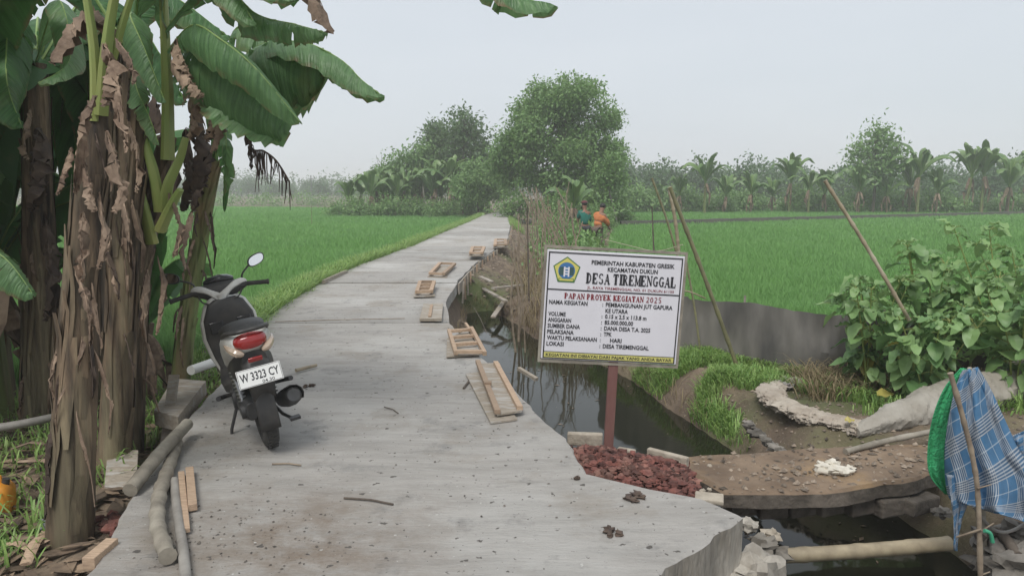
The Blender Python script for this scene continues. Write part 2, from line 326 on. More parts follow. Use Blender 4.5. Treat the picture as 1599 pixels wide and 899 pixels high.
class MB:
    def __init__(s): s.v = []; s.f = []; s.m = []; s.t = []; s.uv = {}
    def add(s, vs, fs, mi=0, tint=None):
        o = len(s.v); s.v += [tuple(p) for p in vs]
        t = rnd(0, 1) if tint is None else tint
        for f in fs: s.f.append([o + i for i in f]); s.m.append(mi); s.t.append(t)
        return o
    def box(s, c, size, rot=None, mi=0, tint=None, taper=1.0):
        hx, hy, hz = [k / 2 for k in size]; vs = []
        for z, k in ((-hz, 1.0), (hz, taper)):
            for x, y in ((-hx, -hy), (hx, -hy), (hx, hy), (-hx, hy)): vs.append(Vector((x * k, y * k, z)))
        if rot is not None: vs = [rot @ p for p in vs]
        c = Vector(c); vs = [p + c for p in vs]
        s.add(vs, [(3, 2, 1, 0), (4, 5, 6, 7), (0, 1, 5, 4), (1, 2, 6, 5), (2, 3, 7, 6), (3, 0, 4, 7)], mi, tint)
    def beam(s, a, b, w, h, mi=0, up=Vector((0, 0, 1)), tint=None):
        a = Vector(a); b = Vector(b); d = (b - a); L = d.length; d.normalize()
        sd_ = d.cross(up)
        if sd_.length < 1e-4: sd_ = d.cross(Vector((1, 0, 0)))
        sd_.normalize(); u = sd_.cross(d)
        R = Matrix((d, sd_, u)).transposed()
        s.box((a + b) / 2, (L, w, h), R, mi, tint)
    def rings(s, rs, mi=0, close=True, caps=True, tint=None):
        n = len(rs[0]); vs = [p for r in rs for p in r]; fs = []
        for i in range(len(rs) - 1):
            for j in range(n if close else n - 1):
                k = (j + 1) % n; fs.append((i * n + j, i * n + k, (i + 1) * n + k, (i + 1) * n + j))
        if caps and close:
            fs.append(tuple(range(n - 1, -1, -1))); fs.append(tuple((len(rs) - 1) * n + j for j in range(n)))
        return s.add(vs, fs, mi, tint)
    def tube(s, pts, r, n=8, mi=0, tint=None, caps=True, flat=1.0, rough=0.0):
        pts = [Vector(p) for p in pts]; rs = []
        if not isinstance(r, (list, tuple)): r = [r] * len(pts)
        prev = None
        for i, p in enumerate(pts):
            d = (pts[min(i + 1, len(pts) - 1)] - pts[max(i - 1, 0)]).normalized()
            if prev is None:
                a = d.cross(Vector((0, 0, 1)))
                if a.length < 0.05: a = d.cross(Vector((1, 0, 0)))
            else: a = prev - d * prev.dot(d)
            a.normalize(); prev = a; b = d.cross(a)
            ring = []
            for j in range(n):
                an = 2 * PI * j / n; k = r[i] * (1 + rough * rnd(-1, 1))
                ring.append(p + (a * math.cos(an) + b * math.sin(an) * flat) * k)
            rs.append(ring)
        s.rings(rs, mi, True, caps, tint)
    def prism(s, poly, y0, y1, tf=None, mi=0):      # polygon in x,z extruded along y
        n = len(poly); vs = [Vector((x, y0, z)) for x, z in poly] + [Vector((x, y1, z)) for x, z in poly]
        if tf: vs = [tf(p) for p in vs]
        fs = [tuple(range(n)), tuple(range(2 * n - 1, n - 1, -1))] + [(i, i + n, (i + 1) % n + n, (i + 1) % n) for i in range(n)]
        s.add(vs, fs, mi)
    def blob(s, c, r, seed=0, mi=0, amp=0.25, n=10, m=7, tint=None, rot=0.0):
        c = Vector(c); rs = []
        R = Matrix.Rotation(rot, 3, 'Z')
        for i in range(1, m):
            th = PI * i / m; ring = []
            for j in range(n):
                ph = 2 * PI * j / n; d = Vector((math.sin(th) * math.cos(ph), math.sin(th) * math.sin(ph), math.cos(th)))
                k = 1 + amp * nz(d.x * 2 + seed * 3.1, d.y * 2, d.z * 2 + seed) * 1.6
                ring.append(c + R @ Vector((d.x * r[0] * k, d.y * r[1] * k, d.z * r[2] * k)))
            rs.append(ring)
        s.rings(rs, mi, True, True, tint)
    def build(s, name, mat, parent=None, smooth=True, local=False, bevel=0.0, recalc=False):
        off = Vector((0, 0, 0))
        if parent is not None and not local:
            q = parent
            while q is not None: off += Vector(q.location); q = q.parent
        me = bpy.data.meshes.new(name)
        me.from_pydata([(x - off.x, y - off.y, z - off.z) for x, y, z in s.v], [], s.f)
        mats = mat if isinstance(mat, (list, tuple)) else [mat]
        for k in mats: me.materials.append(k)
        me.polygons.foreach_set('material_index', s.m)
        me.polygons.foreach_set('use_smooth', [smooth] * len(s.f))
        at = me.attributes.new('tint', 'FLOAT', 'FACE'); at.data.foreach_set('value', s.t)
        if s.uv:
            ul = me.uv_layers.new(name='UVMap')
            for lp in me.loops: ul.data[lp.index].uv = s.uv.get(lp.vertex_index, (0, 0))
        me.update()
        if recalc:
            import bmesh
            bm = bmesh.new(); bm.from_mesh(me); bmesh.ops.recalc_face_normals(bm, faces=bm.faces); bm.to_mesh(me); bm.free()
        if smooth:
            try: me.set_sharp_from_angle(angle=math.radians(38))
            except Exception: pass
        o = bpy.data.objects.new(name, me); COL.objects.link(o)
        if parent is not None: o.parent = parent
        if bevel:
            b = o.modifiers.new('bevel', 'BEVEL'); b.width = bevel; b.segments = 2; b.limit_method = 'ANGLE'
        return o
def np_mesh(name, V, Fc, mat, tint=None, parent=None, smooth=False):
    me = bpy.data.meshes.new(name); nV = len(V); nF, k = Fc.shape
    me.vertices.add(nV); me.vertices.foreach_set('co', V.astype(np.float32).ravel())
    me.loops.add(nF * k); me.loops.foreach_set('vertex_index', Fc.astype(np.int32).ravel())
    me.polygons.add(nF); me.polygons.foreach_set('loop_start', np.arange(0, nF * k, k, dtype=np.int32))
    me.update(calc_edges=True)
    me.materials.append(mat)
    me.polygons.foreach_set('use_smooth', [smooth] * nF)
    if tint is not None:
        at = me.attributes.new('tint', 'FLOAT', 'FACE'); at.data.foreach_set('value', tint.astype(np.float32))
    me.validate()
    o = bpy.data.objects.new(name, me); COL.objects.link(o)
    if parent is not None: o.parent = parent
    return o
def spline(pts, n):
    pts = [Vector(p) for p in pts]; out = []; m = len(pts) - 1
    for i in range(n):
        t = i / (n - 1) * m; k = min(int(t), m - 1); u = t - k
        p0 = pts[max(k - 1, 0)]; p1 = pts[k]; p2 = pts[k + 1]; p3 = pts[min(k + 2, m)]
        out.append(0.5 * ((2 * p1) + (p2 - p0) * u + (2 * p0 - 5 * p1 + 4 * p2 - p3) * u * u + (3 * p1 - p0 - 3 * p2 + p3) * u ** 3))
    return out
# ================================================================== PATH OUTLINE (ground coordinates)
LPX = [(408, 503), (440, 478), (500, 441), (560, 414), (640, 385), (700, 359), (735, 345), (755, 335.5)]
RPX = [(702, 503), (696, 470), (716, 437), (742, 411), (770, 392), (793, 371), (797, 352), (792, 335.5)]
Lp = [P(*q) for q in LPX]; Rp = [P(*q) for q in RPX]
nearL = [P(150, 882), P(200, 782), P(236, 722), P(300, 645), P(345, 598), P(380, 545)]
nearR = [P(740, 545), P(800, 602), P(850, 657), P(884, 683), P(916, 740), P(1020, 765), P(1100, 780), P(1160, 806), P(1040, 885)]
lx = sorted([(-2.0, -2.2), (1.0, -2.05)] + [(p.y, p.x) for p in nearL + Lp] + [(60, Lp[-1].x + 1.2), (90, Lp[-1].x + 4)])
rx = sorted([(-2.0, 0.45), (2.4, 0.5)] + [(p.y, p.x) for p in [P(1040, 885), P(1160, 806), P(1020, 765), P(916, 740), P(884, 683)]] + [(p.y, p.x) for p in nearR[:3] + Rp] + [(60, Rp[-1].x + 1.2), (90, Rp[-1].x + 4)])
Ly = np.array([a for a, b in lx]); Lx = np.array([b for a, b in lx]); Ry = np.array([a for a, b in rx]); Rx = np.array([b for a, b in rx])
def Lf(y): return np.interp(y, Ly, Lx)
def Rf(y): return np.interp(y, Ry, Rx)

WPOLY = np.array([(0.75, -6), (0.75, 2.9), (1.22, 3.6), (1.30, 4.2), (1.30, 5.45), (0.62, 5.55), (0.15, 6.6), (-0.35, 8.4), (-0.75, 10.5), (-0.8, 12.5),
                  (-0.9, 14.6), (-0.45, 15.0), (0.1, 13.4), (0.35, 12.2), (1.15, 10.6), (1.55, 9.4), (1.75, 8.3), (2.02, 7.2), (2.22, 6.4), (2.25, 5.75), (2.95, 5.45), (3.05, 4.4), (2.9, 3.0), (2.8, -6)])
def sdf(x, y, poly):
    d = np.full(x.shape, 1e9); ins = np.zeros(x.shape, bool); n = len(poly)
    for i in range(n):
        a = poly[i]; b = poly[(i + 1) % n]; ex, ey = b - a
        t = np.clip(((x - a[0]) * ex + (y - a[1]) * ey) / (ex * ex + ey * ey), 0, 1)
        d = np.minimum(d, np.hypot(x - a[0] - t * ex, y - a[1] - t * ey))
        c = ((a[1] > y) != (b[1] > y)) & (x < (b[0] - a[0]) * (y - a[1]) / (b[1] - a[1] + 1e-12) + a[0]); ins ^= c
    return np.where(ins, -d, d)
def vnoise(x, y, s, seed):
    # cheap value noise
    X = x / s + seed * 17.3; Y = y / s + seed * 5.7
    xi = np.floor(X); yi = np.floor(Y); fx = X - xi; fy = Y - yi; fx = fx * fx * (3 - 2 * fx); fy = fy * fy * (3 - 2 * fy)
    def h(a, b): v = np.sin(a * 127.1 + b * 311.7) * 43758.5453; return v - np.floor(v)
    return (h(xi, yi) * (1 - fx) + h(xi + 1, yi) * fx) * (1 - fy) + (h(xi, yi + 1) * (1 - fx) + h(xi + 1, yi + 1) * fx) * fy
FENCE = [(1.35, 11.2), (2.0, 9.3), (3.3, 8.0), (5.0, 7.5), (8.0, 7.0), (14.0, 6.5)]
fy_ = np.array([a for a, b in FENCE]); fv_ = np.array([b for a, b in FENCE])
def fence_y(x): return np.interp(x, fy_, fv_)
def bankx(y):   # left limit of the right-hand rice field
    return np.interp(y, [8, 11, 20, 30, 48, 75], [2.3, 1.9, 2.7, 4.0, 6.9, 9.5])
def height(x, y):
    L = Lf(y); R = Rf(y)
    h = np.full(x.shape, -0.62)
    # left side
    s = L - x
    verge = -0.10 - 0.52 * np.clip((s - 0.25) / 0.9, 0, 1) ** 1.0
    garden = -0.22 - 0.12 * np.clip(s / 2.0, 0, 1)
    wgt = np.clip((8.2 - y) / 1.8, 0, 1)
    left = garden * wgt + verge * (1 - wgt)
    h = np.where(s > 0, left, h)
    # right side
    r = x - R
    strip = np.where(y < 6.4, -0.28, -0.34)
    fieldR = (y > fence_y(x) + 0.05) & (x > bankx(y) - 0.2)
    edge = -0.08 - 0.34 * np.clip(r / 0.7, 0, 1)
    rr = np.where(fieldR, -0.62, np.where(y > 14.5, edge, strip))
    h = np.where(r > 0, rr, h)
    h = np.where((s <= 0) & (r <= 0), -0.2, h)
    # rubble corner beside the slab
    # ditch
    d = sdf(x, y, WPOLY)
    w = np.clip(d / 0.38, 0, 1); w = w ** 0.7
    near = d < 0.38
    h = np.where(near & (d > 0), -0.80 + (h + 0.80) * w, h)
    h = np.where(d <= 0, -0.80 - 0.3 * np.clip(-d / 0.3, 0, 1), h)
    amp = np.where(y > 30, 0.02, 0.05) * np.where((s <= 0.15) & (r <= 0.15), 0.2, 1)
    h = h + amp * (vnoise(x, y, 0.35, 1) - 0.5) * 1.2 + amp * 0.8 * (vnoise(x, y, 0.12, 2) - 0.5)
    return h
def H(x, y): return float(height(np.array([float(x)]), np.array([float(y)]))[0])
def axis(dense, outer, step, growth):
    a = list(np.arange(dense[0], dense[1] + step / 2, step)); st = step
    while a[-1] < outer[1]: st *= growth; a.append(a[-1] + st)
    st = step
    while a[0] > outer[0]: st *= growth; a.insert(0, a[0] - st)
    return np.array(a)
ax = axis((-6, 6), (-430, 430), 0.06, 1.06); ay = axis((1.5, 17), (-20, 600), 0.06, 1.05)
X, Y = np.meshgrid(ax, ay); Z = height(X.ravel(), Y.ravel())
V = np.stack([X.ravel(), Y.ravel(), Z], 1); nx, ny = len(ax), len(ay)
I = np.arange(nx * ny).reshape(ny, nx)
Fc = np.stack([I[:-1, :-1].ravel(), I[:-1, 1:].ravel(), I[1:, 1:].ravel(), I[1:, :-1].ravel()], 1)
tag(np_mesh('ground', V, Fc, M['soil'], smooth=True), kind='structure')

# rice paddies: flat green floor of the fields (shoots stand on it)
def sheet(name, poly, z, mat, label=None):
    mb = MB(); mb.add([(x, y, z) for x, y in poly], [tuple(range(len(poly)))]); o = mb.build(name, mat, smooth=False); tag(o, kind='structure'); return o
leftpoly = [(float(Lf(y)) - 1.05, y) for y in (9.5, 12, 16, 20, 26, 34, 44, 52)] + [(-4.0, 60), (-10, 76), (-30, 84), (-120, 100), (-120, 6), (-8.2, 6.0), (-5.6, 8.2)]
rightpoly = [(2.4, 9.4), (3.4, 8.25), (5.1, 7.75), (8, 7.25), (14, 6.75), (60, 6), (120, 40), (120, 90), (60, 86), (9.5, 66), (float(bankx(48)), 48), (float(bankx(30)), 30), (float(bankx(20)), 20), (2.0, 11.5)]
sheet('paddy_field', leftpoly, -0.52, M['ricebase']); sheet('paddy_field', rightpoly, -0.52, M['ricebase'])
def inpoly(x, y, poly): return sdf(x, y, np.array(poly)) < 0
def rice(name, poly, n, dmin, dmax, a0, a1, label, seed, skip=None):
    g = np.random.default_rng(seed)
    d = dmin * (dmax / dmin) ** g.random(n); a = a0 + (a1 - a0) * g.random(n)
    x = d * np.sin(a); y = d * np.cos(a); k = inpoly(x, y, poly)
    if skip is not None: k &= ~skip(x, y)
    x, y, d = x[k], y[k], d[k]; m = len(x)
    h = (0.30 + 0.13 * g.random(m)) * (0.86 + 0.18 * vnoise(x, y, 1.3, 3) + .12 * vnoise(x, y, .35, 4)); w = 0.0062 * np.maximum(1, d / 8.0) * (0.7 + 0.6 * g.random(m))
    th = g.random(m) * 2 * PI; ln = 0.05 + 0.13 * g.random(m); la = g.random(m) * 2 * PI
    z0 = np.full(m, -0.56)
    bx, by = np.cos(th) * w, np.sin(th) * w; tx, ty = np.cos(la) * ln, np.sin(la) * ln
    a_ = np.stack([x - bx, y - by, z0], 1); b_ = np.stack([x + bx, y + by, z0], 1)
    c_ = np.stack([x + bx * .7 + tx * .35, y + by * .7 + ty * .35, z0 + h * .65], 1); d_ = np.stack([x - bx * .7 + tx * .35, y - by * .7 + ty * .35, z0 + h * .65], 1)
    e_ = np.stack([x + tx, y + ty, z0 + h], 1)
    V = np.concatenate([a_, b_, c_, d_, e_]); i = np.arange(m)
    Fq = np.stack([i, i + m, i + 2 * m, i + 3 * m], 1); Ft = np.stack([i + 3 * m, i + 2 * m, i + 4 * m, i + 4 * m], 1)
    # use triangles only
    T = np.concatenate([np.stack([i, i + m, i + 2 * m], 1), np.stack([i, i + 2 * m, i + 3 * m], 1), np.stack([i + 3 * m, i + 2 * m, i + 4 * m], 1)])
    tn = np.clip(0.45 * g.random(m) + 0.40 * vnoise(x, y, 5.0, 5) + .30 * vnoise(x, y, 1.1, 6) - .08, 0, 1)
    o = np_mesh(name, V, T, M['rice'], np.concatenate([tn, tn, tn])); tag(o, label, 'rice', kind='stuff'); return o
rice('rice', leftpoly, 330000, 6.5, 105, -0.80, 0.0, 'young green rice filling the flat paddy left of the concrete path', 11)
def bund_skip(x, y): return np.abs(y - (41.5 + (x - 6) * 0.52)) < 1.1
rice('rice', rightpoly, 420000, 7.5, 100, 0.02, 0.80, 'young green rice in the paddy behind the grey net fence, right of the ditch', 12, bund_skip)
# bund across the right paddy
mb = MB()
pts = [(x, 41.5 + (x - 6) * 0.52) for x in np.linspace(6.2, 62, 60)]
mb.rings([[Vector((x, y - .2, -.6)), Vector((x, y + .3, -.14 + .06 * nz(x, 1))), Vector((x, y + .8, -.12 + .06 * nz(x, 2))), Vector((x, y + 1.1, -.6))] for x, y in pts], close=False)
tag(mb.build('field_bund', simple('dark_mud', (0.06, 0.06, 0.04), (0.035, 0.04, 0.03), 3, rough=0.9)), kind='structure')
# water
mb = MB(); mb.add([(x, y, -0.78) for x, y in ((0.2, -6), (3.2, -6), (3.6, 5.6), (3.2, 9), (1.6, 12.5), (0.2, 16), (-1.6, 16), (-1.2, 9), (-0.3, 5.5))], [tuple(range(9))])
tag(mb.build('ditch_water', M['water'], smooth=False), kind='structure')

# ------------------------------------------------------------------ concrete path: slabs cast one after the other
def ribbon_slab(rows, z0, thick):
    # rows: (xl, xr, y) ; cross-divided with slightly wavy edges
    mb = MB(); nseg = 8; top = []
    for k, (a, b, y, z) in enumerate(rows):
        top.append([Vector((a + (b - a) * j / nseg, y, z)) for j in range(nseg + 1)])
    rings = []
    for r in top:
        dn = [Vector((r[-1].x + .01, r[-1].y, r[-1].z - thick)), Vector((r[0].x - .01, r[0].y, r[0].z - thick))]
        rings.append(r + dn)
    mb.rings(rings); return mb
joints = [P(560, py).y for py in (503, 478, 455, 441, 424, 408, 395, 385, 376, 368, 361, 355, 350, 345, 341)] + [48.0, 56.0]
mb = MB(); slab = MB()
for i in range(len(joints) - 1):
    y0, y1 = joints[i], joints[i + 1]
    n = max(3, int((y1 - y0) / 0.35)); rows = []
    dz = rnd(-0.022, 0.004)
    for k in range(n + 1):
        y = y0 + 0.022 + (y1 - y0 - 0.044) * k / n
        e = 0.0 if k in (0, n) else 0.012
        rows.append((float(Lf(y)) + .03 * nz(y * 1.3, 3), float(Rf(y)) + .03 * nz(y * 1.7, 7), y, dz + 0.006 * (k / n)))
    s_ = ribbon_slab(rows, 0, 0.17)
    o = slab.add(s_.v, s_.f, 0)
path = slab.build('path', M['concrete'], smooth=False, recalc=True); tag(path, kind='structure')
poly = [(0.5, -4), (0.55, 2.3)]
R2 = list(reversed(nearR)); L2 = nearL
pr = [(0.5, -4), (0.55, 2.4)] + [(p.x, p.y) for p in R2] + [(float(Rf(joints[0])), joints[0] - .012)]
pl = [(float(Lf(joints[0])), joints[0] - .012)] + [(p.x, p.y) for p in reversed(L2)] + [(-2.0, 1.5), (-2.15, -4)]
out = []
def densify(pts, amp):
    res = []
    for i in range(len(pts) - 1):
        a = Vector(pts[i]); b = Vector(pts[i + 1]); n = max(1, int((b - a).length / 0.07))
        for k in range(n):
            q = a + (b - a) * k / n
            j = amp * nz(q.x * 5, q.y * 5) + amp * .6 * nz(q.x * 17, q.y * 17) if k else 0
            res.append((q.x + j, q.y - j))
    res.append(pts[-1]); return res
out = densify(pr, 0.02) + densify(pl, 0.015)
mb = MB(); n = len(out)
T = [Vector((x, y, 0.0)) for x, y in out]; E = [Vector((x + .008 * nz(x * 21, y * 21), y + .008 * nz(y * 19, x * 19), -0.008 - .010 * abs(nz(x * 9, y * 9, 4)))) for x, y in out]
cx, cy = -0.7, 5
mb.add([Vector((x + (cx - x) * .010, y + (cy - y) * .010, 0)) for x, y in out], [tuple(range(n))])
A_ = [Vector((x + (cx - x) * .010, y + (cy - y) * .010, 0)) for x, y in out]
B_ = E; C_ = [Vector((x + .03 * nz(x * 6, y * 6, 2), y + .03 * nz(x * 6, y * 6, 9), -0.46)) for x, y in out]
vs = A_ + B_ + C_; fs = []
for i in range(n - 1):
    fs.append((i, i + n, i + 1 + n, i + 1)); fs.append((i + n, i + 2 * n, i + 1 + 2 * n, i + 1 + n))
mb.t = [.45] * len(mb.t); mb2 = MB(); mb.add(vs, [fs[i] for i in range(0, len(fs), 2)], 0, .45); mb.add(vs, [fs[i] for i in range(1, len(fs), 2)], 1)
near = mb.build('path', [M['concrete'], M['slabside']], smooth=False, recalc=True); tag(near, kind='structure')

# muddy slab bridge
def rough_slab(name, outline, z, th, mats, seed=0):
    o2 = densify(outline + [outline[0]], 0.014)[:-1]; n = len(o2); mb = MB()
    cx = sum(p[0] for p in o2) / n; cy = sum(p[1] for p in o2) / n
    rs = []
    for k in (1.0, .97, .8, .55, .3, .1):
        rs.append([Vector((cx + (x - cx) * k, cy + (y - cy) * k, z + (0 if k > .99 else .015 + .022 * nz(x * k * 3 + seed, y * k * 3)))) for x, y in o2])
    mb.rings(rs, 0, True, True)
    base = [Vector((x, y, z)) for x, y in o2]; bot = [Vector((x + .02 * nz(x * 5, y * 5), y + .02 * nz(y * 4, x * 4), z - th)) for x, y in o2]
    mb.rings([bot, base], 1, True, True)
    return mb.build(name, mats, recalc=True)
br = [(P(1083, 727, -.27).x - .02, P(1083, 727, -.27).y + .12), (P(1100, 760, -.27).x - .12, 5.0), (P(1130, 777, -.27).x, P(1130, 777, -.27).y), (P(1290, 776, -.27).x, P(1290, 776, -.27).y), (P(1420, 757, -.27).x, P(1420, 757, -.27).y),
      (P(1478, 738, -.27).x, P(1478, 738, -.27).y), (P(1475, 700, -.27).x, P(1475, 700, -.27).y), (P(1320, 702, -.27).x, P(1320, 702, -.27).y), (P(1200, 712, -.27).x, P(1200, 712, -.27).y)]
tag(rough_slab('footbridge', br, -0.25, 0.09, [M['bridge'], M['slabedge']]), 'low mud-covered slab footbridge crossing the ditch beside the brick rubble', 'footbridge')
random.seed(15)
for k in range(7):
    a_, b_ = P(1140 + k * 47, 800, -.42), P(1184 + k * 47, 798 - k * 1.5, -.42); m_ = MB(); m_.beam(a_ + Vector((0, .10, 0)), b_ + Vector((0, .10 + rnd(-.02, .02), 0)), .16, .12 + rnd(-.02, .01), tint=rnd(0, 1)); tag(m_.build('abutment_stone', M['slabedge'], smooth=False, bevel=.015), 'rough block in the stone course under the front edge of the footbridge', 'stone block', 'stone course under the footbridge')
# ================================================================== VEGETATION
def banana_leaf_mb(pts, width, droopL=0.5, droopR=0.5, n=16, tears=0.12, mb=None, rag=0.0, rib=True, petiole=0.12, up=None, prof=0.55, segs=3, mi=0, crimp=0.0):
    """pts: midrib control points from petiole base to tip. Blade halves droop by an angle from the midrib."""
    mb = mb or MB(); c = spline(pts, n); side_prev = None; rows = []
    for i, p in enumerate(c):
        d = (c[min(i + 1, n - 1)] - c[max(i - 1, 0)]).normalized()
        u = Vector(up) if up is not None else Vector((0, 0, 1))
        s = d.cross(u)
        if s.length < 0.12 and side_prev is not None: s = side_prev.copy()
        elif s.length < 1e-3: s = Vector((1, 0, 0))
        s = (s - d * s.dot(d)).normalized()
        if side_prev is not None and s.dot(side_prev) < 0: s = -s
        side_prev = s; nr = s.cross(d).normalized()
        if up is None and nr.z < 0: nr = -nr
        rows.append((p, d, s, nr))
    def w(t):
        t2 = max(0.0, (t - petiole) / (1 - petiole))
        return width * max(0.0, math.sin(PI * min(1, t2 ** 0.75 * 0.985 + .012))) ** prof
    for sd_, droop in ((1, droopR), (-1, droopL)):
        i = 0
        while i < n - 1:
            # a strip of stations until the next tear
            j = i + 1
            while j < n - 1 and rnd(0, 1) > tears: j += 1
            dd = droop + rnd(-1, 1) * (0.06 + rag * 0.5); sh = rnd(-.02, .02)
            rs = []
            for k in range(i, j + 1):
                p, d, s, nr = rows[k]; ww = w(k / (n - 1)) * (1 - rag * rnd(0, .35)); row = []
                for q in range(segs + 1):
                    f = q / segs; an = dd * (0.6 + 0.6 * f)
                    v = (s * sd_ * math.cos(an) - nr * math.sin(an)) * ww * f
                    v += d * ww * f * 0.18 + d * sh * f
                    v += nr * width * (0.035 * math.sin(k * 2.6) * f + crimp * nz(k * .8, f * 3, sd_))
                    row.append(p + v)
                rs.append(row)
            if w(((i + j) / 2) / (n - 1)) > 0.002:
                o_ = mb.rings(rs, mi, close=False, caps=False)
                if segs > 2:
                    for k in range(len(rs)):
                        for q in range(segs + 1): mb.uv[o_ + k * (segs + 1) + q] = (q / segs, (i + k) / (n - 1) + (.37 if sd_ > 0 else 0) - .05 * q / segs)
            i = j
    if rib:
        L = sum((c[i + 1] - c[i]).length for i in range(n - 1))
        mb.tube(c, [max(0.0025, 0.014 * width / .3 * (1 - 0.85 * i / (n - 1))) for i in range(n)], 5, mi + 1)
    return mb

def rot2(x, y, a): return (x * math.cos(a) - y * math.sin(a), x * math.sin(a) + y * math.cos(a))
def banana_proto(name, h, nl, ll, lw, seed, mats=('bananafar', 'rib'), dead=3, parts=False, lean=0.0):
    random.seed(seed)
    t = thing(name, None, None)
    mb = MB(); lx_, ly_ = lean * math.cos(seed), lean * math.sin(seed)
    mb.tube([(0, 0, -.15), (lx_ * .3, ly_ * .3, h * .35), (lx_ * .7, ly_ * .7, h * .7), (lx_, ly_, h)], [.13, .11, .09, .06], 8, rough=0.06)
    mb.build('stem', M['stem'] if seed % 2 else M['stemgreen'], t, local=True)
    crown = MB()
    for i in range(nl):
        a = i * 2.4 + rnd(-.4, .4); el = rnd(0.6, 1.42) if i > 1 else rnd(1.25, 1.5); L = ll * rnd(.75, 1.1)
        reach = L * math.cos(el) + L * .16; rise = L * math.sin(el)
        pts = [(lx_, ly_, h - .1)]
        for f, hz_, vz in ((.25, .14, .42), (.5, .42, .82), (.75, .74, .95), (1.0, 1.0, .98 if el > 1.1 else .72)):
            x, y = rot2(reach * hz_, 0, a); pts.append((lx_ + x, ly_ + y, h + rise * vz - (0 if el > .9 else L * .08 * f * f)))
        if parts:
            m = banana_leaf_mb(pts, lw * rnd(.85, 1.1), rnd(.2, .9), rnd(.2, .9), 14, .3, rag=.25); m.build('leaf', [M[mats[0]], M[mats[1]]], t, local=True)
        else: banana_leaf_mb(pts, lw * rnd(.85, 1.1), rnd(.2, .9), rnd(.2, .9), 11, .3, mb=crown, rag=.25, segs=2)
    if not parts: crown.build('crown', [M[mats[0]], M[mats[1]]], t, local=True)
    dm = MB()
    for i in range(dead):
        a = rnd(0, 2 * PI); L = ll * rnd(.5, .8)
        x1, y1 = rot2(.18, 0, a); x2, y2 = rot2(.35, 0, a)
        banana_leaf_mb([(lx_, ly_, h * .95), (lx_ + x1, ly_ + y1, h * .97), (lx_ + x2, ly_ + y2, h * .97 - L * .4), (lx_ + x2 * .9, ly_ + y2 * .9, h * .97 - L)], lw * .55, .9, .9, 9, .4, mb=dm, rag=.6, rib=False, segs=2)
    if dead: dm.build('dead_leaves', M['deadleaf'], t, local=True)
    return t

def crown_arrays(clumps, n, size, seed, droop=0.4, inner=0.35, sub=0):
    g = np.random.default_rng(seed); Vs = []; tn = []
    if sub:
        cl2 = []
        for (c, a, b_, cc) in clumps:
            for q in range(sub):
                u = g.normal(size=3); u /= np.linalg.norm(u); u[2] = abs(u[2]) * .9 - .25 * (g.random() < .4); k = (.55 + .5 * g.random()); f = .26 + .22 * g.random()
                cl2.append(((c[0] + u[0] * a * k, c[1] + u[1] * b_ * k, c[2] + u[2] * cc * k), a * f, b_ * f, cc * f * .75))
        clumps = cl2
    vol = np.array([c[1] * c[2] * c[3] for c in clumps]) ** (2 / 3); cnt = np.maximum(20, (n * vol / vol.sum()).astype(int))
    for (c, rx_, ry_, rz_), m in zip(clumps, cnt):
        # sprays: leaves gather in small sprays inside the clump
        ns = max(4, m // 14); u = g.normal(size=(ns, 3)); u /= np.linalg.norm(u, axis=1)[:, None]
        rad = (inner + (1 - inner) * g.random(ns) ** 0.45)[:, None]
        sc = u * rad * np.array([rx_, ry_, rz_]) + np.array(c)
        idx = g.integers(0, ns, m); p = sc[idx] + g.normal(size=(m, 3)) * size * 1.35
        d = g.normal(size=(m, 3)) * .8 + u[idx] * .7; d[:, 2] -= droop; d /= np.linalg.norm(d, axis=1)[:, None]
        s = np.cross(d, g.normal(size=(m, 3)) * .5 + np.array([0, 0, 1.0])); s /= np.linalg.norm(s, axis=1)[:, None] + 1e-9
        L = size * (0.7 + .7 * g.random(m))[:, None]; w_ = L * .27
        Vs.append(np.stack([p, p + d * L * .45 + s * w_, p + d * L, p + d * L * .45 - s * w_], 1))
        base = g.random(ns) * .55; tn.append(np.clip(base[idx] + .45 * g.random(m), 0, 1))
    V = np.concatenate(Vs).reshape(-1, 3); m = len(V) // 4
    return V, np.arange(4 * m).reshape(m, 4), np.concatenate(tn)
def tree_proto(name, clumps, n, leaf, mat, trunk, seed, bark='bark', r0=.16, sub=9):
    """trunk: list of polylines (first the trunk, then limbs)."""
    random.seed(seed); t = thing(name, None, None); mb = MB()
    for k, pl_ in enumerate(trunk):
        c = spline(pl_, 8); r = r0 if k == 0 else r0 * .5
        mb.tube(c, [r * (1 - .75 * i / 7) for i in range(8)], 7, rough=.06)
    base = Vector(trunk[0][len(trunk[0]) // 2])
    for (c, a, b, cc) in clumps:
        c = Vector(c)
        for q in range(3):
            e = c + Vector((rnd(-a, a) * .6, rnd(-b, b) * .6, rnd(-cc, cc) * .6)); s0 = base.lerp(Vector(trunk[0][-1]), rnd(.1, .95))
            mb.tube(spline([s0, s0.lerp(e, .5) + Vector((0, 0, .12 * a)), e], 5), [r0 * .28, r0 * .22, r0 * .16, r0 * .1, r0 * .05], 5)
    mb.build('trunk', M[bark], t, local=True)
    V, Fq, tn = crown_arrays(clumps, n, leaf, seed, sub=sub, inner=.15)
    np_mesh('crown', V, Fq, M[mat], tn, parent=t)
    return t
def put(o, loc, label=None, cat=None, group=None, rotz=0.0, scale=1.0):
    o.location = loc; o.rotation_euler = (0, 0, rotz); o.scale = (scale,) * 3; return tag(o, label, cat, group)

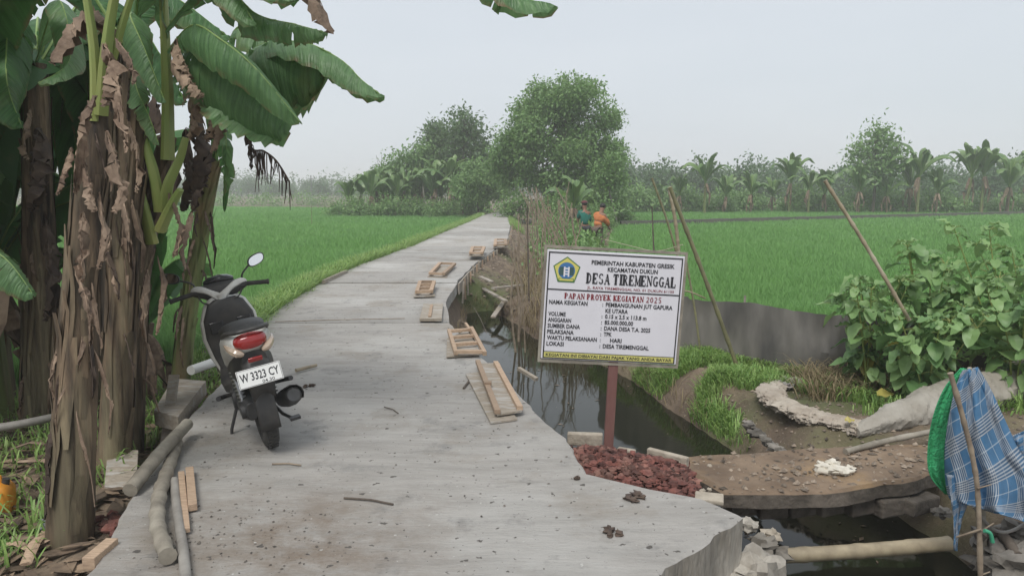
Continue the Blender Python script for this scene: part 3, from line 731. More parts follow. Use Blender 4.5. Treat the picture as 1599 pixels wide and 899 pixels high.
# ---- the big tree at the end of the path (k metres per photo pixel at its distance)
YB = 47.0; kx = YB / F
def lc(px, py, dy=0.0): q = D(px, py, YB); return (q.x - 3.0, dy, q.z + .55)
bt = tree_proto('leafy_tree', [
    (lc(868, 178, 0), 2.1, 2.0, 1.9), (lc(905, 165, -1), 1.7, 1.8, 1.4), (lc(850, 160, 1), 1.4, 1.4, 1.1), (lc(940, 195, .5), 1.1, 1.3, .9), (lc(822, 215, -1), 1.5, 1.6, 1.3),
    (lc(800, 245, -.5), 1.5, 1.5, 1.3), (lc(780, 262, .6), 1.2, 1.3, 1.3), (lc(855, 245, -1.6), 2.3, 1.9, 1.9), (lc(905, 235, -1.2), 2.2, 2.0, 1.7), (lc(945, 245, -.2), 1.5, 1.6, 1.2), (lc(962, 262, .8), .9, 1.0, .7),
    (lc(880, 285, -.6), 2.6, 2.1, 1.4), (lc(820, 285, .3), 1.8, 1.8, 1.1), (lc(935, 285, -.4), 1.6, 1.6, .9), (lc(890, 132, 0), .8, .9, .5), (lc(924, 136, .3), .6, .7, .5), (lc(846, 138, .3), .5, .6, .4), (lc(960, 185, 0), .5, .6, .4), (lc(812, 172, 0), .5, .6, .35)],
    46000, .22, 'canopy', [[(0, 0, -.3), (.1, 0, 1.5), (-.2, .1, 3), (.1, 0, 5.2), (.2, 0, 7.2)], [(0, 0, 1.0), (-1.2, 0, 2.6), (-2.5, 0, 3.6)], [(0, 0, 1.2), (1.2, .2, 3), (2.3, .2, 4.2)]], 3, r0=.28)
put(bt, (3.0, YB, -.4), 'tallest broad leafy tree standing at the far end of the path', 'tree', None, 0, .97)
YS = 43.0
sm = tree_proto('slender_tree', [((0.0, 0, 2.9), .9, .9, .7), ((.5, .3, 2.4), .6, .7, .5), ((-.4, 0, 2.3), .5, .6, .4), ((.3, -.2, 3.5), .6, .6, .5)], 2600, .2, 'canopy', [[(.55, 0, -.3), (.3, 0, .9), (.05, 0, 1.9), (-.1, 0, 2.7)]], 5, 'palebark', .10)
put(sm, (5.6, YS, -.4), 'slender pale-trunked young tree at the right edge of the big leafy tree', 'tree')
# ---- grove left of the path end
YG = 60.0
def gx(px): return (px - 799.5) / F * YG
def gz(py): return D(800, py, YG).z
dk = tree_proto('dark_tree', [((0, 0, 5.3), 2.0, 1.8, 1.3), ((-1.2, .4, 4.2), 1.6, 1.6, 1.2), ((1.2, -.3, 3.9), 1.8, 1.6, 1.3), ((0, 0, 2.8), 2.2, 2.0, 1.2), ((-1.4, 0, 6.2), .9, 1, .6), ((1.0, 0, 6.3), .8, .9, .6)],
    9000, .27, 'canopydark', [[(0, 0, -.3), (.1, 0, 2), (0, 0, 4), (0, 0, 5.5)]], 8, r0=.2)
put(dk, (gx(705), YG + 3, -.6), 'dark round tree behind the bananas left of the path end', 'tree', None, 0, 1.12)
d2 = copy_tree(dk, (gx(655), YG + 2, -.9), 1.9, .82, 'dark low tree behind the bananas, left of the tall airy tree')
d3 = copy_tree(dk, (gx(762), YG + 3, -.9), 3.6, .80, 'dark tree squeezed between the airy tree and the biggest tree')
airy = tree_proto('airy_tree', [((-.2, 0, 7.7), .75, .7, .45), ((.7, .1, 7.2), .7, .6, .4), ((-.8, 0, 6.7), .6, .6, .35), ((1.3, 0, 6.2), .7, .6, .4), ((-.3, 0, 5.9), .7, .6, .35), ((.6, 0, 5.3), .8, .7, .4), ((-1.1, 0, 5.0), .7, .6, .4), ((1.8, 0, 5.0), .6, .6, .35), ((.2, 0, 6.6), .5, .5, .3)],
    1900, .30, 'canopydark', [[(0, 0, -.3), (.1, 0, 2), (-.1, 0, 5), (.1, 0, 7.9)], [(0, 0, 3), (.8, 0, 4.6), (1.5, 0, 6.2)], [(0, 0, 3.5), (-.7, 0, 4.8), (-.9, 0, 6.6)]], 9, 'bark', .13)
put(airy, (gx(728), YG - 1, -.6), 'tall airy tree with sparse leaf clusters rising left of the biggest tree', 'tree', None, 0, 1.02)
wide = tree_proto('leafy_tree', [((0, 0, 3.6), 1.9, 1.7, 1.3), ((-1.5, 0, 2.7), 1.4, 1.5, 1.1), ((1.5, .3, 2.8), 1.5, 1.5, 1.1), ((0, -.5, 2.0), 1.9, 1.6, 1.0), ((.4, 0, 4.6), 1.0, 1.1, .7)],
    7000, .25, 'canopy', [[(0, 0, -.3), (0, 0, 1.5), (.1, 0, 3.6)]], 13, r0=.15)
put(wide, (gx(650), YG + 1, -.6), 'mid green bushy tree in the middle of the left grove', 'tree', None, 0, 1.12)
w2 = copy_tree(wide, (gx(585), YG + 5, -.6), 2.2, .78, 'mid green bushy tree at the left end of the grove')
w3 = copy_tree(wide, (-2.4, 52.5, -.5), 4.0, .78, 'mid green bushy tree right beside the far left edge of the path')
bare = thing('bare_tree', 'leafless grey tree poking above the left end of the grove', 'tree', (gx(578), YG + 6, -.6))
mb = MB(); random.seed(4); mb.tube([(0, 0, 0), (.1, 0, 2.5), (0, 0, 4.6)], [.09, .06, .03], 6)
for k in range(16):
    z = rnd(2.6, 4.5); a = rnd(0, 6.3); mb.tube([(0, 0, z), (math.cos(a) * .35, math.sin(a) * .35, z + .35), (math.cos(a) * .55, math.sin(a) * .55, z + rnd(.6, 1.2))], [.025, .018, .008], 4)
mb.build('trunk', M['bark'], bare, local=True)
# ---- banana plants, distant: four kinds copied along the field edges
bp = [banana_proto('banana_plant', 2.2, 10, 2.3, .36, 21), banana_proto('banana_plant', 2.7, 10, 2.5, .38, 22, lean=.3), banana_proto('banana_plant', 1.9, 9, 2.2, .36, 23, lean=.2), banana_proto('banana_plant', 2.8, 11, 2.5, .36, 24)]
used = [False] * 4
def plant(i, loc, rz, sc, label, group):
    if not used[i]: used[i] = True; return put(bp[i], loc, label, 'banana plant', group, rz, sc)
    return copy_tree(bp[i], loc, rz, sc, label, group)
random.seed(31)
GR = 'banana plants lining the far side of the right paddy'
YR = 63.0
named = [(1100, 3, 1.0, 'broad banana plant at the left of the right-hand row'), (1232, 1, 1.05, 'banana plant with wide arched leaves, alone against the sky left of the broadleaf tree'),
         (1172, 0, .85, 'low banana plant between two taller ones'), (1290, 2, 1.0, 'yellowish-leaved banana plant behind the tip of the long leaning pole'), (1432, 3, 1.18, 'tall banana plant just right of the broadleaf tree'),
         (1418, 0, 1.1, 'banana plant partly hidden behind the right flank of the lone broadleaf tree'), (1505, 1, 1.22, 'tall banana plant midway between the broadleaf tree and the right edge'), (1532, 3, 1.22, 'tall banana plant just right of the one midway to the right edge'), (1572, 2, 1.3, 'spreading banana plant second from the right end of the paddy row'), (1595, 1, 1.1, 'banana plant cut by the right edge of the view'), (1340, 0, .95, 'banana plant just left of the lone broadleaf tree trunk'), (1385, 2, .9, 'low banana plant at the foot of the lone broadleaf tree'), (1462, 0, .9, 'low banana plant just right of the tall one beside the broadleaf tree'), (1060, 0, .8, 'small banana plant behind the tips of the crossing bamboo poles'), (1030, 2, .7, 'smallest banana plant, leftmost in the row behind the right paddy'), (1130, 2, .9, 'banana plant just right of the broad one at the left of the row'), (1205, 0, .75, 'short banana plant under the left leaves of the wide arched one'), (1262, 3, .8, 'banana plant directly left of the yellowish-leaved one')]
for px, i, sc, lb in named:
    q = D(px, 330, YR + rnd(-2, 2) + (0 if lb else rnd(1, 4))); plant(i, (q.x, q.y, -.6), rnd(0, 6), sc, lb or 'leafy banana plant standing in the row behind the right paddy', None if lb else GR)
br_t = tree_proto('broadleaf_tree', [((0, 0, 6.3), 1.0, .9, .8), ((-.9, 0, 5.2), 1.1, .9, .8), ((.9, .2, 5.4), 1.2, 1, .8), ((-1.4, 0, 3.9), 1.0, .9, .7), ((.3, -.3, 4.2), 1.3, 1.1, .8), ((1.7, 0, 4.6), .8, .8, .6), ((-.1, 0, 3.1), 1.4, 1.1, .7), ((.1, 0, 7.1), .5, .5, .35)],
    3300, .34, 'canopy', [[(0, 0, -.3), (.1, 0, 2), (0, 0, 4.5), (0, 0, 6.6)]], 33, 'bark', .15)
put(br_t, (D(1362, 330, YR).x, YR, -.6), 'lone broadleaf tree rising among the banana plants behind the right paddy', 'tree')
GL = 'banana plants of the left grove'
for k in range(17):
    px = 548 + k * 12.2 + rnd(-4, 4); q = D(px, 328, YG - 3 + rnd(-1.5, 1.5)); plant(k % 4, (q.x, q.y, -.6), rnd(0, 6), rnd(.72, 1.0) if px > 570 else .68, 'banana plant in the dense stand along the edge of the left grove', GL)
for px, Yq, i, sc, lb in ((722, 54, 2, .62, 'low pale banana plant with spreading leaves at the edge of the left paddy'), (893, 33, 2, .72, 'young banana plant behind the workers below the biggest tree'), (752, 56, 0, .8, 'banana plant beside the far bend of the path')):
    q = D(px, 330, Yq); plant(i, (q.x, q.y, -.5), 1.0 + i, sc, lb, None)
# shrubs under the far trees
sh = tree_proto('shrub', [((0, 0, .55), .8, .7, .5), ((.6, .1, .4), .6, .5, .4), ((-.6, 0, .35), .6, .5, .35), ((.1, 0, .95), .45, .4, .3)], 1500, .13, 'canopy', [[(0, 0, -.1), (0, 0, .3), (0, 0, .7)]], 41, r0=.04)
random.seed(43)
GS = 'shrubs along the foot of the far trees'; first = True
spots = [(gx(px) + rnd(-.5, .5), YG - 5 + rnd(-1, 1), rnd(1.0, 1.5)) for px in range(560, 760, 22)]
spots += [(rnd(-.2, 6.5), rnd(43, 47), rnd(1.0, 1.7)) for k in range(12)]
spots += [(2.2 + rnd(-.4, .6) + (y_ - 20) * .11, y_, rnd(.55, .95)) for y_ in (16.5, 18, 29, 31, 34, 37, 40)]
spots += [(1.3 + (y_ - 20) * .03 + rnd(-.3, .3), y_, rnd(.5, .9)) for y_ in (17.5, 21, 27, 32, 36, 41)]
spots += [(D(px, 330, YR).x, YR + rnd(0, 4), rnd(1.2, 2.2)) for px in range(990, 1640, 28)]
for x, y, sc in spots:
    lb = 'leafy green shrub at the foot of the far trees and bananas' if y > 42 else 'low leafy shrub in the overgrown strip between ditch and right paddy'
    gp = GS if y > 42 else 'shrubs in the strip beside the right paddy'
    if first: put(sh, (x, y, H(x, y)), lb, 'shrub', gp, rnd(0, 6), sc); first = False
    else: copy_tree(sh, (x, y, H(x, y)), rnd(0, 6), sc, lb, gp)
# ---- far tree line
ft = [tree_proto('distant_tree', [((0, 0, 3.6), 2.6, 2, 1.9), ((-2, 0, 2.6), 2, 1.8, 1.5), ((2, 0, 2.8), 2.2, 1.8, 1.5), ((.5, 0, 5.0), 1.4, 1.3, 1.1)], 1500, .55, 'far', [[(0, 0, -.3), (0, 0, 2), (0, 0, 4)]], 51, r0=.2),
      tree_proto('distant_tree', [((0, 0, 4.4), 1.7, 1.6, 2.2), ((-.9, 0, 2.8), 1.5, 1.4, 1.3), ((1.1, 0, 3.0), 1.6, 1.4, 1.4)], 1200, .5, 'far', [[(0, 0, -.3), (0, 0, 2), (0, 0, 5)]], 52, r0=.18)]
random.seed(53); uf = [False, False]
for k in range(120):
    a = -0.63 + 1.32 * k / 119 + rnd(-.006, .006)
    right = a > .13
    Yq = rnd(84, 112) if right else rnd(150, 215); x = math.tan(a) * Yq; i = k % 2; sc = rnd(.75, 1.15) * (.84 if right else .74)
    if -.26 < a < .12: sc *= .9
    lb = 'hazy distant tree in the wooded line behind the %s paddy' % ('right' if right else 'left'); gp = 'distant trees behind the %s paddy' % ('right' if right else 'left')
    if not uf[i]: uf[i] = True; put(ft[i], (x, Yq, -.8), lb, 'tree', gp, rnd(0, 6), sc)
    else: copy_tree(ft[i], (x, Yq, -.8), rnd(0, 6), sc, lb, gp)
# far wood mass and low scrub at the end of the left paddy
V, Fq, tn = crown_arrays([((math.tan(a) * 240, 240, 2.0 + 1.0 * math.sin(a * 31)), 7, 6, 4.0 + 1.2 * math.sin(a * 47)) for a in np.linspace(-.66, .70, 90)], 26000, 1.0, 61)
tag(np_mesh('distant_wood', V, Fq, M['far'], tn), 'far hazy wood closing the horizon behind both paddies', 'wood', kind='stuff')
V, Fq, tn = crown_arrays([((x, 104 + .2 * x * 0 + 3 * math.sin(x), .0), 1.6, 1.5, .7) for x in np.arange(-75, -16, 1.7)] + [((x, 74 + 2 * math.sin(x), -.1), 1.5, 1.2, .5) for x in np.arange(9, 60, 1.7)], 12000, .34, 62)
tag(np_mesh('scrub', V, Fq, M['canopy'], tn), 'low green scrub along the far edges of the paddies', 'scrub', kind='stuff')
# utility pole far left
up_ = thing('utility_pole', 'thin distant grey pole standing behind the left paddy', 'pole', (D(487, 320, 105).x, 105, -.6))
mb = MB(); mb.tube([(0, 0, 0), (0, 0, 4.2)], [.1, .07], 8); mb.build('pole', M['post'], up_, local=True)
mb = MB(); mb.box((0, 0, 3.7), (.7, .08, .08)); mb.build('crossarm', M['post'], up_, local=True)
rod = MB(); q = P(487, 353, -.4); rod.tube([(q.x, q.y, -.5), (q.x + .02, q.y, .75)], [.018, .014], 6); tag(rod.build('marker_stick', M['bamboogreen']), 'thin upright stick standing alone in the left paddy', 'stick')
tk = MB(); q = D(664, 325, 56); tk.tube([(q.x, 56, -.6), (q.x - .05, 56, 1.0), (q.x - .15, 56, 1.9)], [.07, .06, .05], 7); tag(tk.build('dead_tree', M['palebark']), 'pale bare trunk in front of the left grove', 'tree trunk')

# ---- grass tufts (nobody could count them)
def grass(name, pts, label, mat, seed, hmin=.08, hmax=.25, w=.006, curve=.6, n=40, spread=.12):
    g = np.random.default_rng(seed); P0 = np.array(pts); m = len(P0) * n
    base = np.repeat(P0, n, 0); rr = spread * np.sqrt(g.random(m)); th = g.random(m) * 2 * PI
    x = base[:, 0] + rr * np.cos(th); y = base[:, 1] + rr * np.sin(th); z = height(x, y) - .01
    k = ~((x > Lf(y) + .05) & (x < Rf(y) - .02)) & (z > -.79); x, y, z, th = x[k], y[k], z[k], th[k]; m = len(x)
    h = hmin + (hmax - hmin) * g.random(m); w_ = w * (.7 + .6 * g.random(m)); th = g.random(m) * 2 * PI; c = curve * h * (.3 + g.random(m))
    a = th + PI / 2; bx, by = np.cos(a) * w_, np.sin(a) * w_; dx, dy = np.cos(th), np.sin(th)
    def st(f, hz_, wf): return np.stack([x + dx * c * f - bx * wf, y + dy * c * f - by * wf, z + h * hz_], 1), np.stack([x + dx * c * f + bx * wf, y + dy * c * f + by * wf, z + h * hz_], 1)
    a0, b0 = st(0, 0, 1); a1, b1 = st(.3, .55, 1); a2, b2 = st(.75, .9, .7); a3, _ = st(1.15, .86, 0)
    V = np.concatenate([a0, b0, a1, b1, a2, b2, a3]); i = np.arange(m)
    T = []
    for p_, q_ in ((0, 2), (2, 4)): T += [np.stack([i + p_ * m, i + (p_ + 1) * m, i + (q_ + 1) * m], 1), np.stack([i + p_ * m, i + (q_ + 1) * m, i + q_ * m], 1)]
    T.append(np.stack([i + 4 * m, i + 5 * m, i + 6 * m], 1)); T = np.concatenate(T); tn = g.random(m)
    o = np_mesh(name, V, T, M[mat], np.tile(tn, 5)); return tag(o, label, 'grass', kind='stuff')
random.seed(71)
vp = [(float(Lf(y)) - rnd(.03, .2 + .35 * rnd(0, 1) ** 2), y) for y in [7.6 * (50 / 7.6) ** (k / 900) for k in range(900)]]
grass('grass', vp, 'bright long-bladed grass along the left edge of the concrete path', 'grass', 1, .10, .34, .006, .9, 22, .10)
vp = [(float(Rf(y)) + rnd(.02, .5), y) for y in [34 * (48 / 34) ** (k / 200) for k in range(200)]]
vp += [(rnd(1.3, 2.2) + (y - 15) * .09, y) for y in [rnd(15, 44) for k in range(560)]]
grass('grass', vp, 'patchy weeds in the earth strip between the path and the right paddy', 'grass', 2, .08, .30, .007, .6, 22, .2)
def right_bank():
    out = []
    while len(out) < 900:
        x, y = rnd(1.2, 4.0), rnd(6.6, 11.5)
        if y < float(fence_y(x)) + .1 and (-.02 if x < 2.7 else .12) < nz(x * 1.9, y * 1.9) + .25 * nz(x * 6, y * 6) and float(sdf(np.array([x]), np.array([y]), WPOLY)[0]) > .02 and y > 6.2 + (x - 1.4) * .55: out.append((x, y))
    return out
grass('grass', right_bank(), 'short fresh grass on the ditch bank in front of the grey net fence', 'grass', 3, .03, .16, .005, .9, 20, .09)
vp = [(rnd(3.2, 8), rnd(6.3, 7.6)) for k in range(260)]
grass('grass', vp, 'green weeds under the big-leaved shrubs at the right', 'grass', 4, .05, .20, .006, .8, 26, .14)
vp = [(rnd(-7, -2.6), rnd(3.5, 9)) for k in range(500)]
grass('grass', vp, 'shaded weeds in the banana garden at the left', 'grass', 5, .05, .2, .006, .8, 16, .16)
vp = [(float(WPOLY[i][0]) * (1 - f) + float(WPOLY[i + 1][0]) * f, float(WPOLY[i][1]) * (1 - f) + float(WPOLY[i + 1][1]) * f) for i in range(5, 17) for f in (.1, .25, .4, .55, .7, .85)]
grass('grass', vp, 'dry grass hanging over the water line of the ditch', 'drygrass', 6, .06, .26, .004, .9, 16, .12)
random.seed(77); grass('brush', [(rnd(3.0, 5.2), rnd(7.0, 7.7)) for k in range(170)], 'dry tangled brush at the foot of the big-leaved shrubs', 'drygrass', 8, .08, .30, .005, 1.3, 16, .18)
random.seed(78); grass('brush', [(rnd(-.1, 1.5) + (y - 11) * .04, y) for y in [rnd(10.8, 24) for k in range(260)]], 'dry straw between the ragged stakes', 'drygrass', 9, .12, .45, .006, .9, 14, .2)
# ================================================================== NEAR BANANA CLUMP
def DD(q): return D(q[0], q[1], q[2])
def stem_mb(pts, hws, n=20, sheaths=46, seed=0):
    random.seed(seed); mb = MB(); c = spline([DD(q) for q in pts], n)
    r = [float(np.interp(i / (n - 1), np.linspace(0, 1, len(hws)), hws)) * pts[0][2] / F for i in range(n)]
    k = 16; rs = []
    for i, p in enumerate(c):
        ring = []
        for j in range(k):
            a = 2 * PI * j / k; q = r[i] * (1 + .10 * nz(math.cos(a) * 2.2 + seed, math.sin(a) * 2.2, p.z * .7) * 2 + .05 * math.sin(a * 5 + p.z * 1.5 + seed))
            ring.append(p + Vector((math.cos(a) * q, math.sin(a) * q, 0)))
        rs.append(ring)
    mb.rings(rs)
    # peeling sheaths
    for s_ in range(sheaths):
        a = rnd(0, 2 * PI); i0 = int(rnd(0, n - 5)); i1 = min(n - 1, i0 + int(rnd(3, 9))); w = rnd(.07, .38); row = []; lift = rnd(.02, .14)
        for i in range(i0, i1 + 1):
            f = (i - i0) / (i1 - i0); off = 1.03 + lift * .6 + .05 * rnd(0, 1) + (2.2 * max(0, f - .78) * lift * 8 * rnd(.3, 1.3)); aa = a + .12 * math.sin(i + s_)
            row.append([c[i] + Vector((math.cos(aa + w * u * math.sin(PI * (.06 + .9 * f)) ** .6) * r[i] * off, math.sin(aa + w * u * math.sin(PI * (.06 + .9 * f)) ** .6) * r[i] * off, 0)) for u in (-1, -.4, .4, 1)])
        mb.rings(row, 0, close=False, caps=False)
    return mb
def near_banana(label, stem, hws, base, leaves=(), petioles=(), dead=(), stem_mat='stem', seed=0, darkdead=(), group=None):
    b = DD(stem[0]); t = thing('banana_plant', label, 'banana plant', (b.x, b.y, base), 0, group)
    stem_mb(stem, hws, seed=seed).build('stem', M[stem_mat], t)
    random.seed(seed + 300); cc_ = spline([DD(q) for q in stem], 30)
    for q in range(11 if seed < 5 else 5):
        i = int(rnd(6, 28)); p = cc_[i]; r_ = float(np.interp(i / 29, np.linspace(0, 1, len(hws)), hws)) * stem[0][2] / F; a_ = rnd(-2.9, -.2); L_ = rnd(.18, .55)
        d_ = Vector((math.cos(a_), math.sin(a_), 0)); p0 = p + d_ * r_ * .95; tw = rnd(-.06, .06)
        banana_leaf_mb([p0, p0 + d_ * rnd(.02, .06) + Vector((tw * .3, 0, -L_ * .2)), p0 + d_ * rnd(.02, .07) + Vector((tw, 0, -L_ * .6)), p0 + d_ * rnd(.0, .08) + Vector((tw * 1.3, 0, -L_))], rnd(.010, .032), rnd(.5, 1.5), rnd(.5, 1.5), 14, .25, rag=.5, segs=3, petiole=.0, crimp=.6).build('dead_leaf', [M['deadleaf' if rnd(0, 1) < .65 else 'darkdead']] * 2, t)
    random.seed(seed + 100)
    for pts, hw in petioles:
        mb = MB(); c = spline([DD(q) for q in pts], 9); rr = hw * pts[0][2] / F
        mb.tube(c, [rr * (1.25 - .6 * i / 8) for i in range(9)], 8, flat=.7); mb.build('petiole', M['petiole'], t)
    for L in leaves:
        pts, w, dl, dr, opts = L
        o = dict(opts); mt = o.pop('mat', 'banana'); banana_leaf_mb([DD(q) for q in pts], w, dl, dr, mb=None, **{**dict(n=30, tears=.16, segs=5, rag=.05, crimp=.12), **o}).build('leaf', [M[mt], M['rib']], t)
    for k, (lst, mt) in enumerate(((dead, 'deadleaf'), (darkdead, 'darkdead'))):
        for pts, w in lst:
            banana_leaf_mb([DD(q) for q in pts], w * 1.05, rnd(.7, 1.4), rnd(.7, 1.4), 20, .22, rag=.45, segs=4, petiole=.05, crimp=.6, rib=True).build('dead_leaf', [M[mt], M[mt]], t)
    return t
NB = 'banana stems in the clump at the left'
near_banana('thick brown banana stem nearest the camera, hung with torn tan dead leaves', [(110, 885, 3.9), (117, 700, 3.9), (127, 500, 3.95), (138, 340, 4.0), (152, 175, 4.05)], [35, 32, 28, 26, 21], -.3,
    leaves=[([(165, -60, 4.0), (330, -420, 3.9), (560, -330, 3.75), (740, -75, 3.6), (800, -12, 3.6), (868, 10, 3.6)], .15, .75, .75, dict(n=26, petiole=.3)),
            ([(170, -30, 4.0), (230, -200, 3.8), (330, -170, 3.6), (430, -60, 3.45)], .26, .6, .6, {}),
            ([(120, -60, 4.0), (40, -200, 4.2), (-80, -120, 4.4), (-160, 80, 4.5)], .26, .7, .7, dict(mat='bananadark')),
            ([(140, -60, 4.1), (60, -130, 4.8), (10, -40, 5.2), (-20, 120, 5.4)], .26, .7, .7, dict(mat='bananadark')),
            ([(-70, 330, 4.3), (-30, 375, 4.3), (15, 410, 4.3), (52, 460, 4.3)], .17, .3, 1.0, {})],
    petioles=[([(150, 190, 4.0), (148, 90, 4.0), (136, 0, 4.0), (120, -80, 4.0)], 9), ([(158, 180, 3.98), (166, 80, 3.95), (178, 0, 3.95), (200, -90, 3.95)], 9), ([(156, 170, 4.05), (185, 60, 4.0), (210, -20, 4.0), (240, -100, 4.0)], 6)],
    dead=[([(172, 95, 3.88), (182, 120, 3.82), (190, 165, 3.8), (196, 235, 3.8)], .07), ([(150, 150, 3.85), (128, 180, 3.82), (122, 240, 3.82), (118, 300, 3.85)], .045), ([(165, 205, 3.85), (178, 240, 3.8), (186, 290, 3.8), (176, 330, 3.8)], .055),
          ([(128, 250, 3.85), (140, 290, 3.8), (150, 330, 3.8)], .05), ([(112, 230, 3.85), (100, 260, 3.82), (88, 305, 3.82)], .03), ([(160, 70, 3.9), (172, 85, 3.85), (165, 120, 3.83), (160, 165, 3.83)], .08), ([(180, 60, 3.9), (205, 95, 3.85), (206, 130, 3.85)], .04),
          ([(130, 330, 3.8), (126, 380, 3.76), (130, 440, 3.76)], .05), ([(118, 420, 3.8), (135, 470, 3.74), (140, 540, 3.76)], .04), ([(155, 300, 3.86), (160, 350, 3.8), (152, 420, 3.8)], .045), ([(185, 60, 4.2), (150, 20, 4.1), (110, 40, 4.1), (80, 100, 4.1)], .10)],
    seed=1)
near_banana('brown banana stem just behind the thickest one, in the dark of the clump', [(178, 735, 5.0), (185, 560, 5.0), (192, 380, 5.0), (205, 180, 5.1), (210, 60, 5.1)], [25, 24, 22, 19, 15], -.3,
    leaves=[([(205, 20, 5.0), (205, 30, 4.7), (225, 75, 4.6), (258, 160, 4.6)], .13, .5, .9, dict(petiole=.02)), ([(210, 110, 5.0), (214, 140, 4.8), (232, 180, 4.8), (248, 226, 4.8)], .09, .4, .9, dict(petiole=.02)),
            ([(195, 70, 5.1), (100, -60, 5.2), (20, -40, 5.4), (-60, 120, 5.5)], .28, .6, .8, dict(mat='bananadark')), ([(205, 70, 5.1), (240, -90, 4.9), (330, -60, 4.7), (400, 40, 4.6)], .22, .7, .7, {})],
    dead=[([(200, 190, 4.9), (214, 230, 4.8), (212, 300, 4.8)], .06), ([(190, 300, 4.9), (200, 350, 4.8), (204, 420, 4.8)], .06), ([(170, 260, 4.9), (158, 320, 4.8), (160, 400, 4.8)], .05)],
    darkdead=[([(160, 200, 4.9), (150, 260, 4.85), (155, 350, 4.85)], .10)], seed=2)
near_banana('banana stem with a tall upright rolled green leaf, at the right of the clump', [(204, 715, 5.3), (208, 560, 5.3), (216, 430, 5.3), (240, 300, 5.3), (262, 215, 5.3)], [21, 19, 17, 15, 12], -.3,
    leaves=[([(262, 80, 5.15), (300, 40, 4.9), (345, 62, 4.6), (400, 108, 4.45), (468, 190, 4.35)], .20, .95, .75, dict(petiole=.05, up=(-.15, -.5, 1), mat='banana', n=26)),
            ([(285, 75, 5.2), (320, 85, 5.0), (370, 115, 4.85), (410, 150, 4.75), (455, 195, 4.6)], .36, 1.45, 1.35, dict(petiole=.0, prof=.4)),
            ([(262, 60, 5.2), (250, -60, 5.1), (320, -120, 4.8), (400, -60, 4.6), (468, 0, 4.5)], .28, .8, .8, {}),
            ([(250, 60, 5.2), (330, -30, 5.0), (400, 22, 4.8), (460, 38, 4.7), (512, 52, 4.6)], .17, .9, 1.1, dict(tears=.55, rag=.3)),
            ([(262, 120, 5.3), (280, 100, 5.4), (300, 130, 5.5), (296, 200, 5.5)], .14, .8, .8, dict(mat='bananadark'))],
    petioles=[([(262, 250, 5.2), (262, 150, 5.2), (258, 60, 5.2), (254, -40, 5.15)], 11), ([(250, 330, 5.15), (240, 270, 5.1), (226, 225, 5.1), (214, 190, 5.1)], 8), ([(258, 330, 5.15), (262, 290, 5.1), (280, 250, 5.1), (290, 215, 5.1)], 8), ([(238, 380, 5.15), (224, 320, 5.1), (214, 280, 5.1)], 9), ([(250, 360, 5.12), (268, 320, 5.08), (282, 296, 5.05)], 9)],
    dead=[([(262, 300, 5.1), (280, 340, 5.0), (270, 400, 5.0)], .05), ([(230, 420, 5.1), (222, 470, 5.0), (228, 540, 5.0)], .05), ([(246, 400, 5.1), (252, 440, 5.0), (244, 520, 5.0)], .045), ([(275, 62, 5.0), (285, 90, 4.9), (300, 125, 4.9)], .07), ([(268, 95, 5.0), (292, 120, 4.85), (318, 150, 4.85)], .08)],
    seed=3)
near_banana('slimmer green-topped banana stem furthest right, beside the scooter', [(282, 592, 6.6), (292, 500, 6.6), (308, 400, 6.6), (320, 320, 6.5), (335, 250, 6.2)], [15, 13, 12, 12, 10], -.3,
    leaves=[([(335, 250, 6.0), (345, 140, 5.7), (400, 74, 5.4), (470, 66, 5.1), (530, 92, 4.95), (566, 126, 4.85), (600, 152, 4.8)], .17, 1.35, .7, dict(n=30, petiole=.22, prof=.6, tears=.08)),
            ([(372, 98, 5.35), (410, 72, 5.25), (450, 66, 5.18), (490, 74, 5.08), (517, 86, 5.02)], .50, 1.52, 1.3, dict(n=22, petiole=0, prof=.32, tears=.05, rib=False, segs=7)),
            ([(335, 250, 6.0), (360, 60, 5.8), (410, 50, 5.7), (470, 72, 5.6)], .22, .9, .9, dict(petiole=.35)),
            ([(332, 250, 6.0), (330, 150, 5.9), (352, 200, 5.7), (350, 300, 5.7)], .13, .9, .9, dict(mat='banana')),
            ([(332, 250, 6.0), (345, 210, 5.9), (352, 260, 5.85), (350, 330, 5.85)], .07, .9, .9, dict(mat='bananadark'))],
    dead=[([(300, 90, 5.4), (312, 120, 5.2), (330, 160, 5.2), (322, 220, 5.2)], .11), ([(330, 60, 5.4), (350, 100, 5.2), (352, 150, 5.2)], .08), ([(290, 120, 5.4), (300, 160, 5.2), (296, 220, 5.2)], .10), ([(320, 150, 5.3), (338, 180, 5.15), (330, 240, 5.15)], .07), ([(300, 330, 6.0), (286, 370, 5.9), (290, 420, 5.9)], .05)],
    darkdead=[([(310, 170, 5.5), (306, 220, 5.4), (300, 300, 5.4)], .14), ([(290, 200, 5.6), (290, 260, 5.5), (284, 330, 5.5)], .10), ([(322, 240, 6.0), (306, 270, 5.9), (300, 330, 5.9)], .10), ([(370, 90, 5.1), (384, 130, 5.0), (388, 200, 5.0), (392, 262, 5.0)], .06)],
    stem_mat='stemgreen', seed=4)
